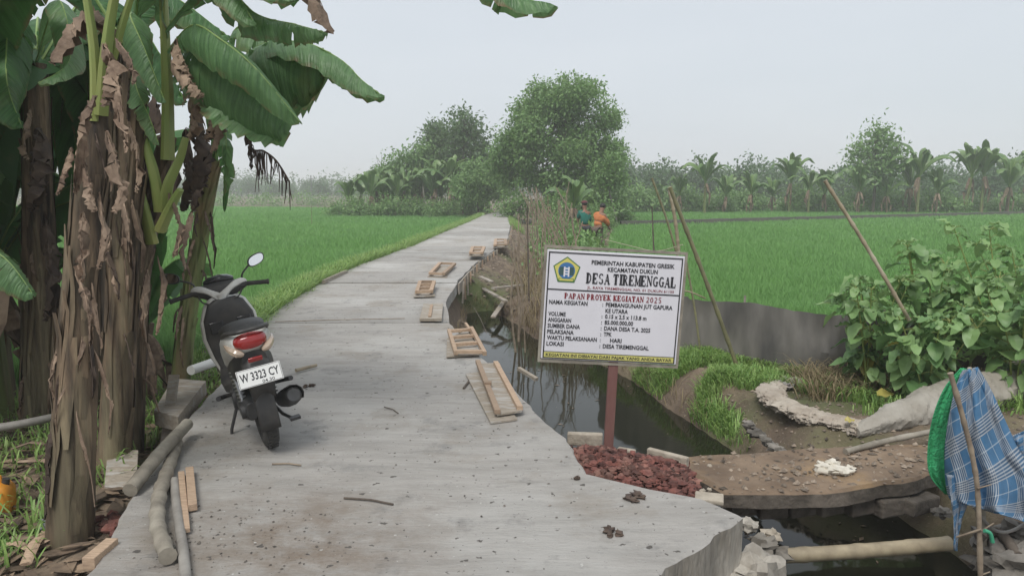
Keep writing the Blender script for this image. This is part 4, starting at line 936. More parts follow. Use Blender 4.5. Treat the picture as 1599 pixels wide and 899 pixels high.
# combed-out dead leaf hanging from it
mb = MB(); random.seed(5)
c = spline([DD(q) for q in ((372, 95, 4.95), (384, 160, 4.95), (392, 228, 4.95), (412, 236, 4.95), (432, 252, 4.95), (452, 284, 4.95))], 46); mb.tube(c, .006, 4)
for i, p in enumerate(c):
    f = i / 45; L = (.16 if f > .45 else .05) * rnd(.6, 1.3) * (1.5 if .40 < f < .62 else 1)
    for q in range(2 if f < .6 else 1):
        a = Vector((rnd(-.03, .03), rnd(-.03, .03), -L)); b = p + a * .5 + Vector((rnd(-.01, .01), 0, 0)); mb.tube([p, b, p + a], [.004, .004, .002], 4, tint=rnd(0, .6))
combt = [o for o in bpy.data.objects if o.get('label', '').startswith('slimmer green-topped')][0]
mb.build('dead_leaf', M['darkdead'], combt)
# brown torn flap at the top, hanging from the upright plant
upr = [o for o in bpy.data.objects if o.get('label', '').startswith('banana stem with a tall')][0]
banana_leaf_mb([DD(q) for q in ((440, -90, 4.4), (475, -50, 4.4), (497, -5, 4.4), (520, 50, 4.4))], .14, .9, .6, 12, .4, rag=.4, crimp=.4, petiole=0).build('dead_leaf', [M['deadleaf'], M['deadleaf']], upr)
# shaded stems and leaves at the back of the clump
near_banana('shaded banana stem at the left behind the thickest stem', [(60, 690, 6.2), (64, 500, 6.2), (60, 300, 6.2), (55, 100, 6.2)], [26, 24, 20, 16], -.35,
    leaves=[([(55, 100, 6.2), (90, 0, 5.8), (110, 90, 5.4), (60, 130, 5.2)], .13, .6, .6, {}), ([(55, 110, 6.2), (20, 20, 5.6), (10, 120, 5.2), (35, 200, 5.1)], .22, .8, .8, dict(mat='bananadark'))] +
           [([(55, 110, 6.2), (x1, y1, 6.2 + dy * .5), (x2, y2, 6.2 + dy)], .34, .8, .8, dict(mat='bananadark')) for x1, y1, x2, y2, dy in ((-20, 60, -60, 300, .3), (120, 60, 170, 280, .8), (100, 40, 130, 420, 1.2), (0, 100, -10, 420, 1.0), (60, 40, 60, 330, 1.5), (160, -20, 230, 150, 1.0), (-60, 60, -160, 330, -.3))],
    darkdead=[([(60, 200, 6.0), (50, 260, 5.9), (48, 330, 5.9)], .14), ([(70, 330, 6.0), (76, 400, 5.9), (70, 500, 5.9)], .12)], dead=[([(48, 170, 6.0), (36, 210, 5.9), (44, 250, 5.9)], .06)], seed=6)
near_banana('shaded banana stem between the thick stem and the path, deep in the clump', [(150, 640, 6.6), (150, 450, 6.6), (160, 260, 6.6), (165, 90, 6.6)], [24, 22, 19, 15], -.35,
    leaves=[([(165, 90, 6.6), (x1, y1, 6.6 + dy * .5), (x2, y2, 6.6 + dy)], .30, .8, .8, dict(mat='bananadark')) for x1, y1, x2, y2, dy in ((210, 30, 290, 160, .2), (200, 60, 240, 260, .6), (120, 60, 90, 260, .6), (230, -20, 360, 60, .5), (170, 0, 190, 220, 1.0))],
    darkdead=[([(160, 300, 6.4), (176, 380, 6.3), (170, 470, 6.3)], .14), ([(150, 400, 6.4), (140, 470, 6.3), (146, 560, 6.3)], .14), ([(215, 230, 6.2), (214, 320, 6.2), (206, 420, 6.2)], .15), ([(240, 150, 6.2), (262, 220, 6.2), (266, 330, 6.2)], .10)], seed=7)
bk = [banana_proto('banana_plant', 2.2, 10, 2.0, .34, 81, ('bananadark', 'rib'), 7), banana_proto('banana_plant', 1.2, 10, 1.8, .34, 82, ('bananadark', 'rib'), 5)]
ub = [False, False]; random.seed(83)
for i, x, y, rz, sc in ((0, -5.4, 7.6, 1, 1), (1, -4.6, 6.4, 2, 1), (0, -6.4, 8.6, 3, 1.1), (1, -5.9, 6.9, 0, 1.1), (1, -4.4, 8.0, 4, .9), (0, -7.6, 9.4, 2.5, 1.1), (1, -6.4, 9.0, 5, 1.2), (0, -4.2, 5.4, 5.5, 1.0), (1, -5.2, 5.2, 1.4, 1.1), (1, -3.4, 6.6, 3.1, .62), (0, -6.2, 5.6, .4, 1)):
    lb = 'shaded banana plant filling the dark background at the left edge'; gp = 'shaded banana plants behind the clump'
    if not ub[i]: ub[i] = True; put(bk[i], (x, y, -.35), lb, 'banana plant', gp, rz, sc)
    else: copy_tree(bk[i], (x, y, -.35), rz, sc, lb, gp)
# leaf litter (uncountable)
g = np.random.default_rng(9); m = 1500
x = -4.2 + 2.6 * g.random(m); y = 2.9 + 4.6 * g.random(m); k = x < Lf(y) - .02; x, y = x[k], y[k]; m = len(x); z = height(x, y) + .01 + .03 * g.random(m)
th = g.random(m) * 6.28; L = (.03 + .09 * g.random(m)); w = L * (.15 + .3 * g.random(m)); dz = (g.random(m) - .4) * .05
c_, s_ = np.cos(th), np.sin(th)
Vv = np.stack([np.stack([x - c_ * L, y - s_ * L, z], 1), np.stack([x + s_ * w, y - c_ * w, z + dz * .6], 1), np.stack([x + c_ * L, y + s_ * L, z + dz], 1), np.stack([x - s_ * w, y + c_ * w, z + .012], 1)], 1).reshape(-1, 3)
tag(np_mesh('leaf_litter', Vv, np.arange(4 * m).reshape(m, 4), M['litter'], g.random(m)), 'brown leaf litter and chips on the ground under the banana clump', 'leaf litter', kind='stuff')

# ================================================================== PROJECT SIGN
SY = 5.55
ctr = D(956, 480, SY); BW, BH = 1.045, .838; ROLL = math.radians(-3.2)
sg = thing('project_sign', 'white project notice board with yellow-green crest on a faded red post in the ditch', 'sign', (D(948, 697, SY).x, SY, -.8))
Rr = Matrix.Rotation(-ROLL, 3, 'Y') @ Matrix.Rotation(math.radians(1.5), 3, 'Z')
def sgn(u, v, dy=0.0):   # u right 0..1, v down 0..1
    return ctr + Rr @ Vector(((u - .5) * BW, dy, (.5 - v) * BH))
def quad_s(mb, u0, v0, u1, v1, dy, mi=0): mb.add([sgn(u0, v1, dy), sgn(u1, v1, dy), sgn(u1, v0, dy), sgn(u0, v0, dy)], [(0, 1, 2, 3)], mi)
mb = MB(); mb.box(ctr, (BW, .018, BH), Rr); pan = mb.build('panel', M['signwhite'], sg, smooth=False, bevel=.003)
fr = MB()
for a, b in (((-.02, -.025), (1.02, -.025)), ((-.02, 1.025), (1.02, 1.025)), ((-.012, -.02), (-.012, 1.02)), ((1.012, -.02), (1.012, 1.02))):
    fr.beam(sgn(*a, .008), sgn(*b, .008), .02, .02)
fr.build('frame', M['bambooage'], sg, smooth=False)
bd = MB()
for q in ((.012, .018, .988, .030), (.012, .930, .988, .936), (.012, .985, .988, .993), (.012, .030, .021, .985), (.979, .030, .988, .985), (.021, .352, .979, .364)): quad_s(bd, *q, -.0115)
bd.build('border_lines', M['ink'], sg, smooth=False)
ys = MB(); quad_s(ys, .021, .9365, .979, .9845, -.0112); ys.build('yellow_strip', M['signyellow'], sg, smooth=False)
def text_faces(s, bold=0.0, space=1.0):
    cu = bpy.data.curves.new('lettering_source', 'FONT'); cu.body = s; cu.size = 1.0; cu.offset = bold; cu.resolution_u = 2; cu.space_character = space
    ob = bpy.data.objects.new('lettering_source', cu); me = bpy.data.meshes.new_from_object(ob)
    v = [tuple(p.co) for p in me.vertices]; f = [tuple(p.vertices) for p in me.polygons]
    bpy.data.objects.remove(ob); bpy.data.curves.remove(cu); bpy.data.meshes.remove(me); return v, f
def text_on(mb, s, u0, u1, vb, hgt, tf, wid, hei, bold=0.01, dy=-.0122, mi=0):
    """text spanning u0..u1, baseline at vb, cap height hgt (fraction of board height)"""
    v, f = text_faces(s, bold); xs = [p[0] for p in v]; x0, x1 = min(xs), max(xs)
    vs = [tf(u0 + (u1 - u0) * (p[0] - x0) / (x1 - x0), vb - hgt * p[1] / .70, dy) for p in v]
    mb.add(vs, f, mi)
# slab-serif capitals made of bars and arcs
def G(c):
    T_, t_ = .38, .13
    st = lambda x: [(x, 0, x, 1, T_)]
    sf = lambda x, y, w=.24: [(x - w, y, x + w, y, t_)]
    def arc(cx, cy, rx_, ry_, a0, a1, w, n=8): 
        p = [(cx + rx_ * math.cos(math.radians(a0 + (a1 - a0) * i / n)), cy + ry_ * math.sin(math.radians(a0 + (a1 - a0) * i / n))) for i in range(n + 1)]
        return [(p[i][0], p[i][1], p[i + 1][0], p[i + 1][1], w) for i in range(n)]
    b, tt = .05, .95
    return {
     'D': st(.2) + sf(.2, b) + sf(.2, tt) + arc(.3, .5, .45, .43, -90, 90, .2), 'E': st(.2) + [(.0, b, .85, b, t_), (.0, tt, .85, tt, t_), (.2, .5, .6, .5, t_), (.82, .0, .82, .28, t_), (.82, .72, .82, 1, t_), (.58, .38, .58, .62, t_)],
     'S': arc(.45, .73, .3, .22, 20, 250, .19) + arc(.45, .27, .3, .22, -160, 70, .22), 'A': [(.12, .05, .45, .95, .1), (.45, .95, .78, .05, .27), (.25, .35, .62, .35, t_)] + sf(.12, b, .16) + sf(.8, b, .2),
     'T': st(.45) + [(.02, tt, .88, tt, t_), (.06, .72, .06, 1, t_), (.84, .72, .84, 1, t_)] + sf(.45, b), 'I': st(.3) + sf(.3, b, .28) + sf(.3, tt, .28),
     'R': st(.2) + sf(.2, b) + sf(.2, tt) + arc(.35, .73, .32, .2, -90, 90, .18) + [(.45, .5, .75, .06, .24), (.65, b, .95, b, t_)], 'P': st(.2) + sf(.2, b) + sf(.2, tt) + arc(.35, .70, .35, .24, -90, 90, .19),
     'M': [(.12, 0, .12, 1, .12), (.12, .95, .5, .1, .22), (.5, .1, .85, .95, .1)] + [(.88, 0, .88, 1, .26)] + sf(.12, b, .16) + sf(.88, b, .2) + sf(.1, tt, .14) + sf(.9, tt, .16), 'N': [(.14, 0, .14, 1, .12), (.16, .95, .8, .08, .26), (.82, .05, .82, 1, .12)] + sf(.14, b, .16) + sf(.1, tt, .15) + sf(.82, tt, .16),
     'G': arc(.5, .5, .36, .43, 40, 320, .22) + [(.75, .05, .75, .45, .22), (.55, .45, .95, .45, t_)], 'L': st(.2) + sf(.2, tt) + [(0, b, .82, b, t_), (.8, 0, .8, .35, t_)],
     'O': arc(.5, .5, .34, .42, 0, 360, .22, 14), 'Y': [(.12, .95, .45, .45, .26), (.45, .45, .8, .95, .1), (.45, 0, .45, .5, .26)] + sf(.12, tt, .18) + sf(.8, tt, .16) + sf(.45, b), 'K': st(.2) + sf(.2, b) + sf(.2, tt) + [(.3, .45, .75, .95, .1), (.4, .52, .78, .05, .26)] + sf(.8, tt, .16) + sf(.8, b, .18),
     '2': arc(.42, .72, .28, .22, 160, -40, .18) + [(.66, .58, .15, .1, .16), (.1, .07, .78, .07, .16)], '0': arc(.42, .5, .3, .42, 0, 360, .2, 12), '5': [(.2, .95, .75, .95, .14), (.2, .95, .17, .55, .1)] + arc(.42, .32, .28, .26, 120, -150, .19), ' ': []}[c]
def slab_text(mb, s, u0, u1, vb, hgt, tf, aspect, dy=-.0122):
    adv = [(.62 if c == 'I' else .5 if c == ' ' else 1.06) for c in s]; tot = sum(adv); sc = (u1 - u0) / tot; x = 0
    for c, a in zip(s, adv):
        for (xa, ya, xb, yb, w) in G(c):
            # work in real metres so that bar widths stay true
            ax_, bx_ = (x + xa) * sc * BW, (x + xb) * sc * BW; az, bz = ya * hgt * BH, yb * hgt * BH
            dx, dz = bx_ - ax_, bz - az; L = math.hypot(dx, dz) or 1e-6; wv = w * sc * BW
            if abs(dz) < 1e-6: wv = w * hgt * BH * .9
            nx_, nz_ = -dz / L * wv / 2, dx / L * wv / 2
            P4 = [(ax_ + nx_, az + nz_), (ax_ - nx_, az - nz_), (bx_ - nx_, bz - nz_), (bx_ + nx_, bz + nz_)]
            mb.add([tf(u0 + p / BW, vb - q / BH, dy - .00004 * (len(mb.f) % 40)) for p, q in P4], [(0, 1, 2, 3)], 0)
        x += a
def line_part(fn, *a, mat='ink', **k): q_ = MB(); fn(q_, *a, **k); q_.build('text_line', M[mat], sg, smooth=False)
line_part(text_on, 'PEMERINTAH KABUPATEN GRESIK', .325, .93, .115, .038, sgn, BW, BH, .024)
line_part(text_on, 'KECAMATAN DUKUN', .445, .81, .172, .038, sgn, BW, BH, .024)
line_part(slab_text, 'DESA TIREMENGGAL', .295, .955, .290, .098, sgn, 1)
for lbl, val, v, x1, ind in (('NAMA KEGIATAN', 'PEMBANGUNAN JUT GAPURA', .492, .94, .45), ('', 'KE UTARA', .548, .615, .45), ('VOLUME', '0.15 x 2.5 x 113.8 m', .600, .755, .45), ('ANGGARAN', '85.000.000,00', .655, .66, .45), ('SUMBER DANA', 'DANA DESA T.A. 2025', .710, .79, .45),
                           ('PELAKSANA', 'TPK', .765, .51, .45), ('WAKTU PELAKSANAAN', 'HARI', .820, .585, .50), ('LOKASI', 'DESA TIREMENGGAL', .876, .79, .45)):
    if lbl: line_part(text_on, lbl, .035, .035 + .0212 * len(lbl) * (1.02 if len(lbl) > 8 else 1), v, .037, sgn, BW, BH, .024); line_part(text_on, ':', .425, .431, v, .037, sgn, BW, BH, .024)
    line_part(text_on, val, ind, x1, v, .037, sgn, BW, BH, .024)
line_part(text_on, 'KEGIATAN INI DIBIAYAI DARI PAJAK YANG ANDA BAYAR', .035, .965, .975, .027, sgn, BW, BH, .02)
line_part(text_on, 'JL. RAYA TIREMENGGAL NO. 01 DUKUN 61155', .305, .94, .338, .024, sgn, BW, BH, .01, mat='inkred')
line_part(slab_text, 'PAPAN PROYEK KEGIATAN 2025', .145, .86, .437, .052, sgn, 1, mat='inkred')
# crest: pentagon, disc with gate
em = MB(); cu_, cv_ = .148, .185
def ep(r, a, dy, sx_=1.0): return sgn(cu_ + r * math.sin(a) / BW * sx_, cv_ - r * math.cos(a) / BH, dy)
for r, dy, mi in ((.108, -.0115, 0), (.098, -.0118, 1)): em.add([ep(r, 2 * PI * i / 5, dy) for i in range(4, -1, -1)], [(0, 1, 2, 3, 4)], mi)
em.add([ep(.064, 2 * PI * i / 24, -.0121) for i in range(23, -1, -1)], [tuple(range(24))], 2)
def eq(x0, z0, x1, z1, dy, mi): em.add([sgn(cu_ + x0 / BW, cv_ - z0 / BH, dy), sgn(cu_ + x1 / BW, cv_ - z0 / BH, dy), sgn(cu_ + x1 / BW, cv_ - z1 / BH, dy), sgn(cu_ + x0 / BW, cv_ - z1 / BH, dy)], [(0, 1, 2, 3)], mi)
for x in (-.055, .017): eq(x, -.035, x + .038, .028, -.0124, 3)
for x in (-.022, .010): eq(x, -.045, x + .012, .030, -.0126, 4)
for z in (-.03, -.01, .012): eq(-.012, z, .012, z + .010, -.0127, 4)
eq(-.058, -.080, .058, -.058, -.0121, 0); eq(-.052, -.076, .052, -.062, -.0123, 1)
em.build('crest', [M['embgreen'], M['embyellow'], M['embblue'], M['embdark'], M['signwhite']], sg, smooth=False)
po = MB(); po.beam(D(958, 560, SY + .03), Vector((D(945, 697, SY).x, SY + .03, -1.0)), .072, .05, up=Vector((0, 1, 0))); po.beam(sgn(.5, .05, .035), D(958, 575, SY + .034), .06, .045, up=Vector((0, 1, 0)))
po.build('post', M['redpost'], sg, smooth=False, bevel=.004)
pb = MB(); pb.beam(sgn(.03, .5, .022), sgn(.97, .5, .022), .02, .05); pb.build('back_rail', M['bambooage'], sg, smooth=False)
# ================================================================== SCOOTER
def sring(x, cy, cz, hw, hh, e=2.6, n=20, tilt=0.0):
    r = []
    for j in range(n):
        a = 2 * PI * j / n; c, s_ = math.cos(a), math.sin(a)
        yy = hw * math.copysign(abs(c) ** (2 / e), c); zz = hh * math.copysign(abs(s_) ** (2 / e), s_)
        r.append(Vector((x + tilt * zz, cy + yy, cz + zz)))
    return r
def loft(mb, secs, mi=0, **k): mb.rings([sring(*q, **k) for q in secs], mi)
def torus(mb, c, R, r, n=36, m=10, flat=1.0, mi=0):
    vs = []; fs = []
    for i in range(n):
        a = 2 * PI * i / n
        for j in range(m):
            b = 2 * PI * j / m; q = R + r * math.cos(b)
            vs.append((c[0] + q * math.cos(a), c[1] + r * flat * math.sin(b), c[2] + q * math.sin(a)))
    for i in range(n):
        for j in range(m): fs.append((i * m + j, ((i + 1) % n) * m + j, ((i + 1) % n) * m + (j + 1) % m, i * m + (j + 1) % m))
    mb.add(vs, fs, mi)
sc0 = P(424, 694, 0)
sc = thing('motor_scooter', 'white and black scooter parked on the concrete path, leaning left on its side stand', 'motor scooter', (sc0.x, sc0.y, 0.0), 0)
sc.rotation_euler = (math.radians(-10.5), 0, math.radians(117))
X = 0.0
def wheel(x, name):
    t = MB(); torus(t, (x, 0, .28), .232, .052, 40, 12, .98); w = t.build(name, M['dustrubber'], sc, local=True)
    tr = MB()
    for k in range(40):
        a = 2 * PI * k / 40
        for s_ in (-1, 1):
            c = Vector((x + .284 * math.cos(a + .04 * s_), .018 * s_, .28 + .284 * math.sin(a + .04 * s_))); tr.box(c, (.006, .03, .016), Matrix.Rotation(-a, 3, 'Y'))
    tr.build('tread', M['rubber'], w, local=True)
    r = MB(); torus(r, (x, 0, .28), .182, .012, 36, 8, 2.6)
    for k in range(5):
        a = 2 * PI * k / 5; r.beam((x, 0, .28), (x + .18 * math.cos(a), 0, .28 + .18 * math.sin(a)), .025, .02, up=Vector((0, 1, 0)))
    r.tube([(x, -.06, .28), (x, .06, .28)], .035, 14); r.build('rim', M['paint_black'], w, local=True)
wheel(0, 'rear_wheel'); wheel(1.26, 'front_wheel')
b = MB(); loft(b, [(-.335, 0, .785, .07, .04), (-.31, 0, .785, .11, .065), (-.22, 0, .775, .140, .09), (-.05, 0, .735, .155, .115), (.15, 0, .67, .155, .14), (.33, 0, .60, .145, .15), (.47, 0, .53, .115, .13), (.52, 0, .50, .09, .10)])
b.build('tail_cowl', M['paint_white'], sc, local=True)
b = MB(); loft(b, [(-.325, 0, .665, .075, .07), (-.22, 0, .625, .118, .11), (0, 0, .575, .128, .12), (.25, 0, .50, .135, .14), (.45, 0, .42, .12, .13), (.55, 0, .38, .10, .09)]); b.build('lower_body', M['plastic_black'], sc, local=True)
b = MB(); loft(b, [(-.27, 0, .845, .075, .022), (-.22, 0, .85, .115, .04), (-.05, 0, .84, .135, .05), (.12, 0, .80, .14, .05), (.3, 0, .775, .12, .045), (.42, 0, .765, .085, .035), (.46, 0, .75, .05, .02)]); b.build('seat', M['seat'], sc, local=True)
b = MB(); b.tube(spline([(-.05, .135, .80), (-.24, .125, .855), (-.345, .07, .87), (-.355, 0, .872), (-.345, -.07, .87), (-.24, -.125, .855), (-.05, -.135, .80)], 20), .014, 8); b.build('grab_rail', M['plastic_black'], sc, local=True)
b = MB(); loft(b, [(-.362, 0, .795, .04, .024), (-.352, 0, .795, .075, .040), (-.325, 0, .798, .098, .050), (-.28, 0, .80, .105, .05)]); b.build('tail_light', M['redlens'], sc, local=True)
for s_ in (1, -1):
    b = MB(); b.tube(spline([(-.338, .062 * s_, .735), (-.335, .09 * s_, .745), (-.29, .125 * s_, .77), (-.22, .142 * s_, .785)], 8), [.010, .024, .022, .008], 8) if False else b.tube(spline([(-.338, .055 * s_, .725), (-.332, .092 * s_, .742), (-.28, .125 * s_, .765), (-.2, .142 * s_, .78)], 8), [.010, .02, .026, .026, .022, .018, .012, .006], 8)
    b.build('turn_signal', M['clearlens'], sc, local=True)
b = MB(); b.rings([[Vector((x, y * w, z - .012 * abs(y) ** 2 * 4)) for y in (-1, -.5, 0, .5, 1)] for x, z, w in ((-.28, .74, .085), (-.35, .68, .085), (-.380, .60, .08), (-.385, .53, .072), (-.365, .47, .062))], close=False)
fd = b.build('rear_fender', M['plastic_black'], sc, local=True); sol = fd.modifiers.new('thickness', 'SOLIDIFY'); sol.thickness = .008
b = MB(); b.rings([[Vector((.27 * math.cos(a) * 1.12 + 0, y * .062, .28 + .27 * math.sin(a) * 1.14)) for y in (-1, -.6, 0, .6, 1)] for a in [math.radians(q) for q in range(95, 196, 10)]], close=False)
f2 = b.build('wheel_hugger', M['plastic_black'], sc, local=True); sol = f2.modifiers.new('thickness', 'SOLIDIFY'); sol.thickness = .006
b = MB(); b.box((-.372, 0, .69), (.012, .085, .03), Matrix.Rotation(-.35, 3, 'Y')); b.build('reflector', M['redlens'], sc, local=True, bevel=.004)
# number plate
pc = Vector((-.402, 0, .592)); pR = Matrix.Rotation(math.radians(-90), 3, 'Z') @ Matrix.Rotation(math.radians(-18), 3, 'X')
def pf(u, v, dy): return pc + pR @ Vector(((u - .5) * .262, dy, (.5 - v) * .112))
b = MB(); b.box(pc, (.262, .006, .112), pR); npl = b.build('number_plate', M['plate'], sc, local=True, smooth=False, bevel=.002)
b = MB(); text_on(b, 'W 3323 CY', .06, .94, .66, .44, pf, 0, 0, .02, dy=-.0036); text_on(b, '04.30', .52, .80, .93, .17, pf, 0, 0, .01, dy=-.0036)
for q in ((.015, .03, .985, .05), (.015, .95, .985, .97), (.015, .05, .024, .95), (.976, .05, .985, .95)): b.add([pf(q[0], q[3], -.0035), pf(q[2], q[3], -.0035), pf(q[2], q[1], -.0035), pf(q[0], q[1], -.0035)], [(0, 1, 2, 3)])
b.build('plate_lettering', M['ink'], npl, local=True, smooth=False)
b = MB(); loft(b, [(-.06, .07, .28, .035, .06), (.1, .085, .27, .05, .085), (.32, .07, .28, .06, .10), (.5, .03, .30, .10, .085), (.56, 0, .30, .07, .06)]); b.box((.38, -.09, .3), (.2, .1, .16)); b.tube([(.0, .1, .28), (.0, .135, .28)], .05, 14); b.tube([(.32, .1, .28), (.32, .15, .28)], .075, 16); b.build('engine', M['engine'], sc, local=True, bevel=.006)
b = MB(); c = spline([(.4, -.10, .22), (.25, -.15, .20), (.12, -.165, .25), (-.02, -.175, .29), (-.2, -.18, .35), (-.28, -.18, .375)], 14); b.tube(c, [.02, .02, .022, .03, .05, .058, .062, .064, .064, .064, .062, .058, .052, .04], 14); ex = b.build('exhaust', M['engine'], sc, local=True)
b = MB(); b.rings([[Vector((x, -.178 - .072 * math.cos(a), z + .072 * math.sin(a))) for a in [math.radians(q) for q in (-30, 0, 30, 60, 95, 125)]] for x, z in ((.02, .28), (-.08, .31), (-.18, .345), (-.26, .37))], close=False); hs = b.build('heat_shield', M['plastic_black'], ex, local=True); hs.modifiers.new('thickness', 'SOLIDIFY').thickness = .006
for s_ in (1, -1):
    b = MB(); b.tube([(.06, .10 * s_, .30), (.13, .115 * s_, .58)], .016, 8)
    for k in range(9): torus(b, (0, 0, 0), 0.0, 0.0, 3, 3) if False else b.tube([(.065 + .006 * k, .102 * s_ + .0016 * k, .33 + .024 * k), (.067 + .006 * k, .102 * s_ + .0016 * k, .339 + .024 * k)], .028, 12)
    b.build('shock_absorber', M['metal'] if s_ > 0 else M['plastic_black'], sc, local=True)
    b = MB(); b.tube([(.30, .12 * s_, .33), (.26, .20 * s_, .34), (.14, .24 * s_, .37)], [.014, .016, .018], 8); b.build('passenger_footpeg', M['plastic_black'], sc, local=True)
b = MB(); loft(b, [(.46, 0, .33, .12, .05), (.55, 0, .31, .17, .04), (.8, 0, .31, .175, .035), (.93, 0, .36, .15, .05)], e=4); b.build('floorboard', M['plastic_black'], sc, local=True)
def zring(z, x, hw, hd, e=2.6, n=20): return [Vector((p.z - z + x if False else x + (p.z) * 1.0, p.y, z)) for p in sring(0, 0, 0, hw, hd, e, n)]
b = MB(); b.rings([zring(*q) for q in ((.34, .93, .15, .035), (.45, .99, .19, .045), (.60, 1.0, .215, .05), (.74, .985, .205, .055), (.86, .97, .155, .06), (.92, .97, .09, .05))]); b.build('front_cowl', M['paint_white'], sc, local=True)
b = MB(); b.rings([zring(*q) for q in ((.34, .885, .13, .03), (.46, .925, .165, .04), (.62, .93, .19, .045), (.76, .915, .18, .05), (.87, .905, .13, .05), (.90, .905, .08, .04))]); ls = b.build('leg_shield', M['plastic_black'], sc, local=True)
b = MB(); b.tube([(.88, .0, .80), (.865, 0, .80)], .022, 14); b.box((.872, .10, .70), (.02, .10, .09)); b.box((.872, -.10, .70), (.02, .10, .09)); b.build('key_and_pockets', M['paint_black'], ls, local=True, bevel=.006)
# steering assembly: turned slightly
st = MB()
SR = Matrix.Rotation(math.radians(-10), 3, 'Z'); so_ = Vector((1.02, 0, 0))
def sv(x, y, z): v = SR @ Vector((x - 1.02, y, 0)); return Vector((v.x + 1.02, v.y, z))
for s_ in (1, -1): st.tube([(1.26, .075 * s_, .28), (1.10, .07 * s_, .66)], .018, 10)
st.tube([(1.12, 0, .64), (1.0, 0, .95)], .024, 10); st.build('front_fork', M['plastic_black'], sc, local=True)
b = MB(); b.rings([[Vector((1.26 + .315 * math.cos(a), y * .07, .28 + .315 * math.sin(a))) for y in (-1, -.6, 0, .6, 1)] for a in [math.radians(q) for q in range(20, 165, 12)]], close=False); f3 = b.build('front_fender', M['paint_white'], sc, local=True); f3.modifiers.new('thickness', 'SOLIDIFY').thickness = .006
def yring(y, x, z, hx, hz, n=16, e=2.4):
    r = []
    for j in range(n):
        a = 2 * PI * j / n; c, s_ = math.cos(a), math.sin(a)
        r.append(sv(x + hx * math.copysign(abs(c) ** (2 / e), c), y, z + hz * math.copysign(abs(s_) ** (2 / e), s_)))
    return r
b = MB(); b.rings([yring(*q) for q in ((-.20, .97, .97, .02, .02), (-.16, .985, .965, .045, .04), (-.08, 1.0, .955, .08, .065), (0, 1.01, .95, .095, .08), (.08, 1.0, .955, .08, .065), (.16, .985, .965, .045, .04), (.20, .97, .97, .02, .02))]); hb = b.build('handlebar_cover', M['plastic_black'], sc, local=True)
b = MB(); b.rings([yring(*q) for q in ((-.11, 1.03, 1.02, .03, .015), (-.07, 1.03, 1.03, .055, .028), (0, 1.03, 1.035, .065, .034), (.07, 1.03, 1.03, .055, .028), (.11, 1.03, 1.02, .03, .015))]); b.build('dashboard', M['paint_black'], hb, local=True)
for s_ in (1, -1):
    b = MB(); c = spline([sv(.915, .012 * s_, .915), sv(.912, .06 * s_, .955), sv(.93, .11 * s_, .985), sv(.955, .17 * s_, 1.0), sv(.97, .20 * s_, .985)], 10); b.tube(c, [.026, .022, .018, .016, .017, .019, .018, .015, .012, .007], 8, flat=1.3); b.build('white_trim', M['paint_white'], hb, local=True)
b = MB(); b.tube([sv(.905, 0, .935), sv(.90, 0, .885)], [.032, .02], 10); b.build('white_trim', M['paint_white'], hb, local=True)
b = MB(); b.tube(spline([sv(.97, -.31, .955), sv(.975, -.15, .965), sv(.985, 0, .96), sv(.975, .15, .965), sv(.97, .31, .955)], 14), .011, 8); b.build('handlebar', M['metal'], sc, local=True)
for s_ in (1, -1):
    b = MB(); b.tube([sv(.975, .20 * s_, .965), sv(.965, .26 * s_, .96), sv(.955, .345 * s_, .95)], [.018, .017, .018], 12); b.tube([sv(.955, .345 * s_, .95), sv(.954, .36 * s_, .949)], .021, 12); b.build('grip', M['rubber'], sc, local=True)
    b = MB(); b.tube(spline([sv(.99, .19 * s_, .965), sv(1.02, .23 * s_, .955), sv(1.015, .31 * s_, .94), sv(1.01, .34 * s_, .94)], 8), .006, 6); b.build('brake_lever', M['plastic_black'] if s_ > 0 else M['metal'], sc, local=True)
    ms = MB(); top = sv(1.0, .245 * s_, 1.10) if s_ < 0 else sv(1.0, .27 * s_, 1.085)
    ms.tube(spline([sv(.985, .17 * s_, .975), sv(.985, .18 * s_, 1.04), top], 8), .007, 8); mm = ms.build('mirror', M['plastic_black'], sc, local=True)
    mR = Matrix.Rotation(math.radians(180 - 12 * s_), 3, 'Z') @ Matrix.Rotation(math.radians(10 * s_), 3, 'X')
    cc = top + Vector((0, .055 * s_, .028))
    def mp(y, z, x=0.0): return cc + Matrix.Rotation(math.radians(-14 * s_), 3, 'Z') @ Matrix.Rotation(math.radians(2 if s_ < 0 else 24), 3, 'Y') @ Vector((x, y, z + .25 * y * s_))
    def oval(a_, b_, x): return [mp(a_ * math.copysign(abs(math.cos(t)) ** .8, math.cos(t)), b_ * math.copysign(abs(math.sin(t)) ** .8, math.sin(t)), x) for t in [2 * PI * k / 24 for k in range(24)]]
    h = MB(); h.rings([oval(.068, .042, -.008), oval(.070, .044, .0), oval(.062, .038, .02), oval(.03, .02, .032)]); h.build('mirror_housing', M['plastic_black'], mm, local=True)
    h = MB(); h.add(oval(.060, .036, -.0095), [tuple(range(24))]); h.build('mirror_glass', M['mirror'], mm, local=True)
for s_ in (1, -1):
    for q in (0, 1):
        b = MB(); b.tube(spline([sv(.96, .16 * s_, .955 - .02 * q), sv(.90 - .02 * q, .13 * s_, .90), sv(.905, .06 * s_ + .02 * q, .86), sv(.95, .03 * s_, .80)], 10), .0045, 6); b.build('cable', M['rubber'], sc, local=True)
b = MB(); loft(b, [(1.04, 0, .93, .13, .07), (1.09, 0, .92, .12, .06), (1.13, 0, .90, .08, .035)]); b.build('headlight', M['clearlens'], sc, local=True)
b = MB(); b.tube([(.42, .10, .26), (.36, .20, .07), (.35, .225, -.035)], [.012, .011, .010], 8); b.box((.35, .23, -.035), (.05, .03, .012)); b.build('side_stand', M['plastic_black'], sc, local=True)
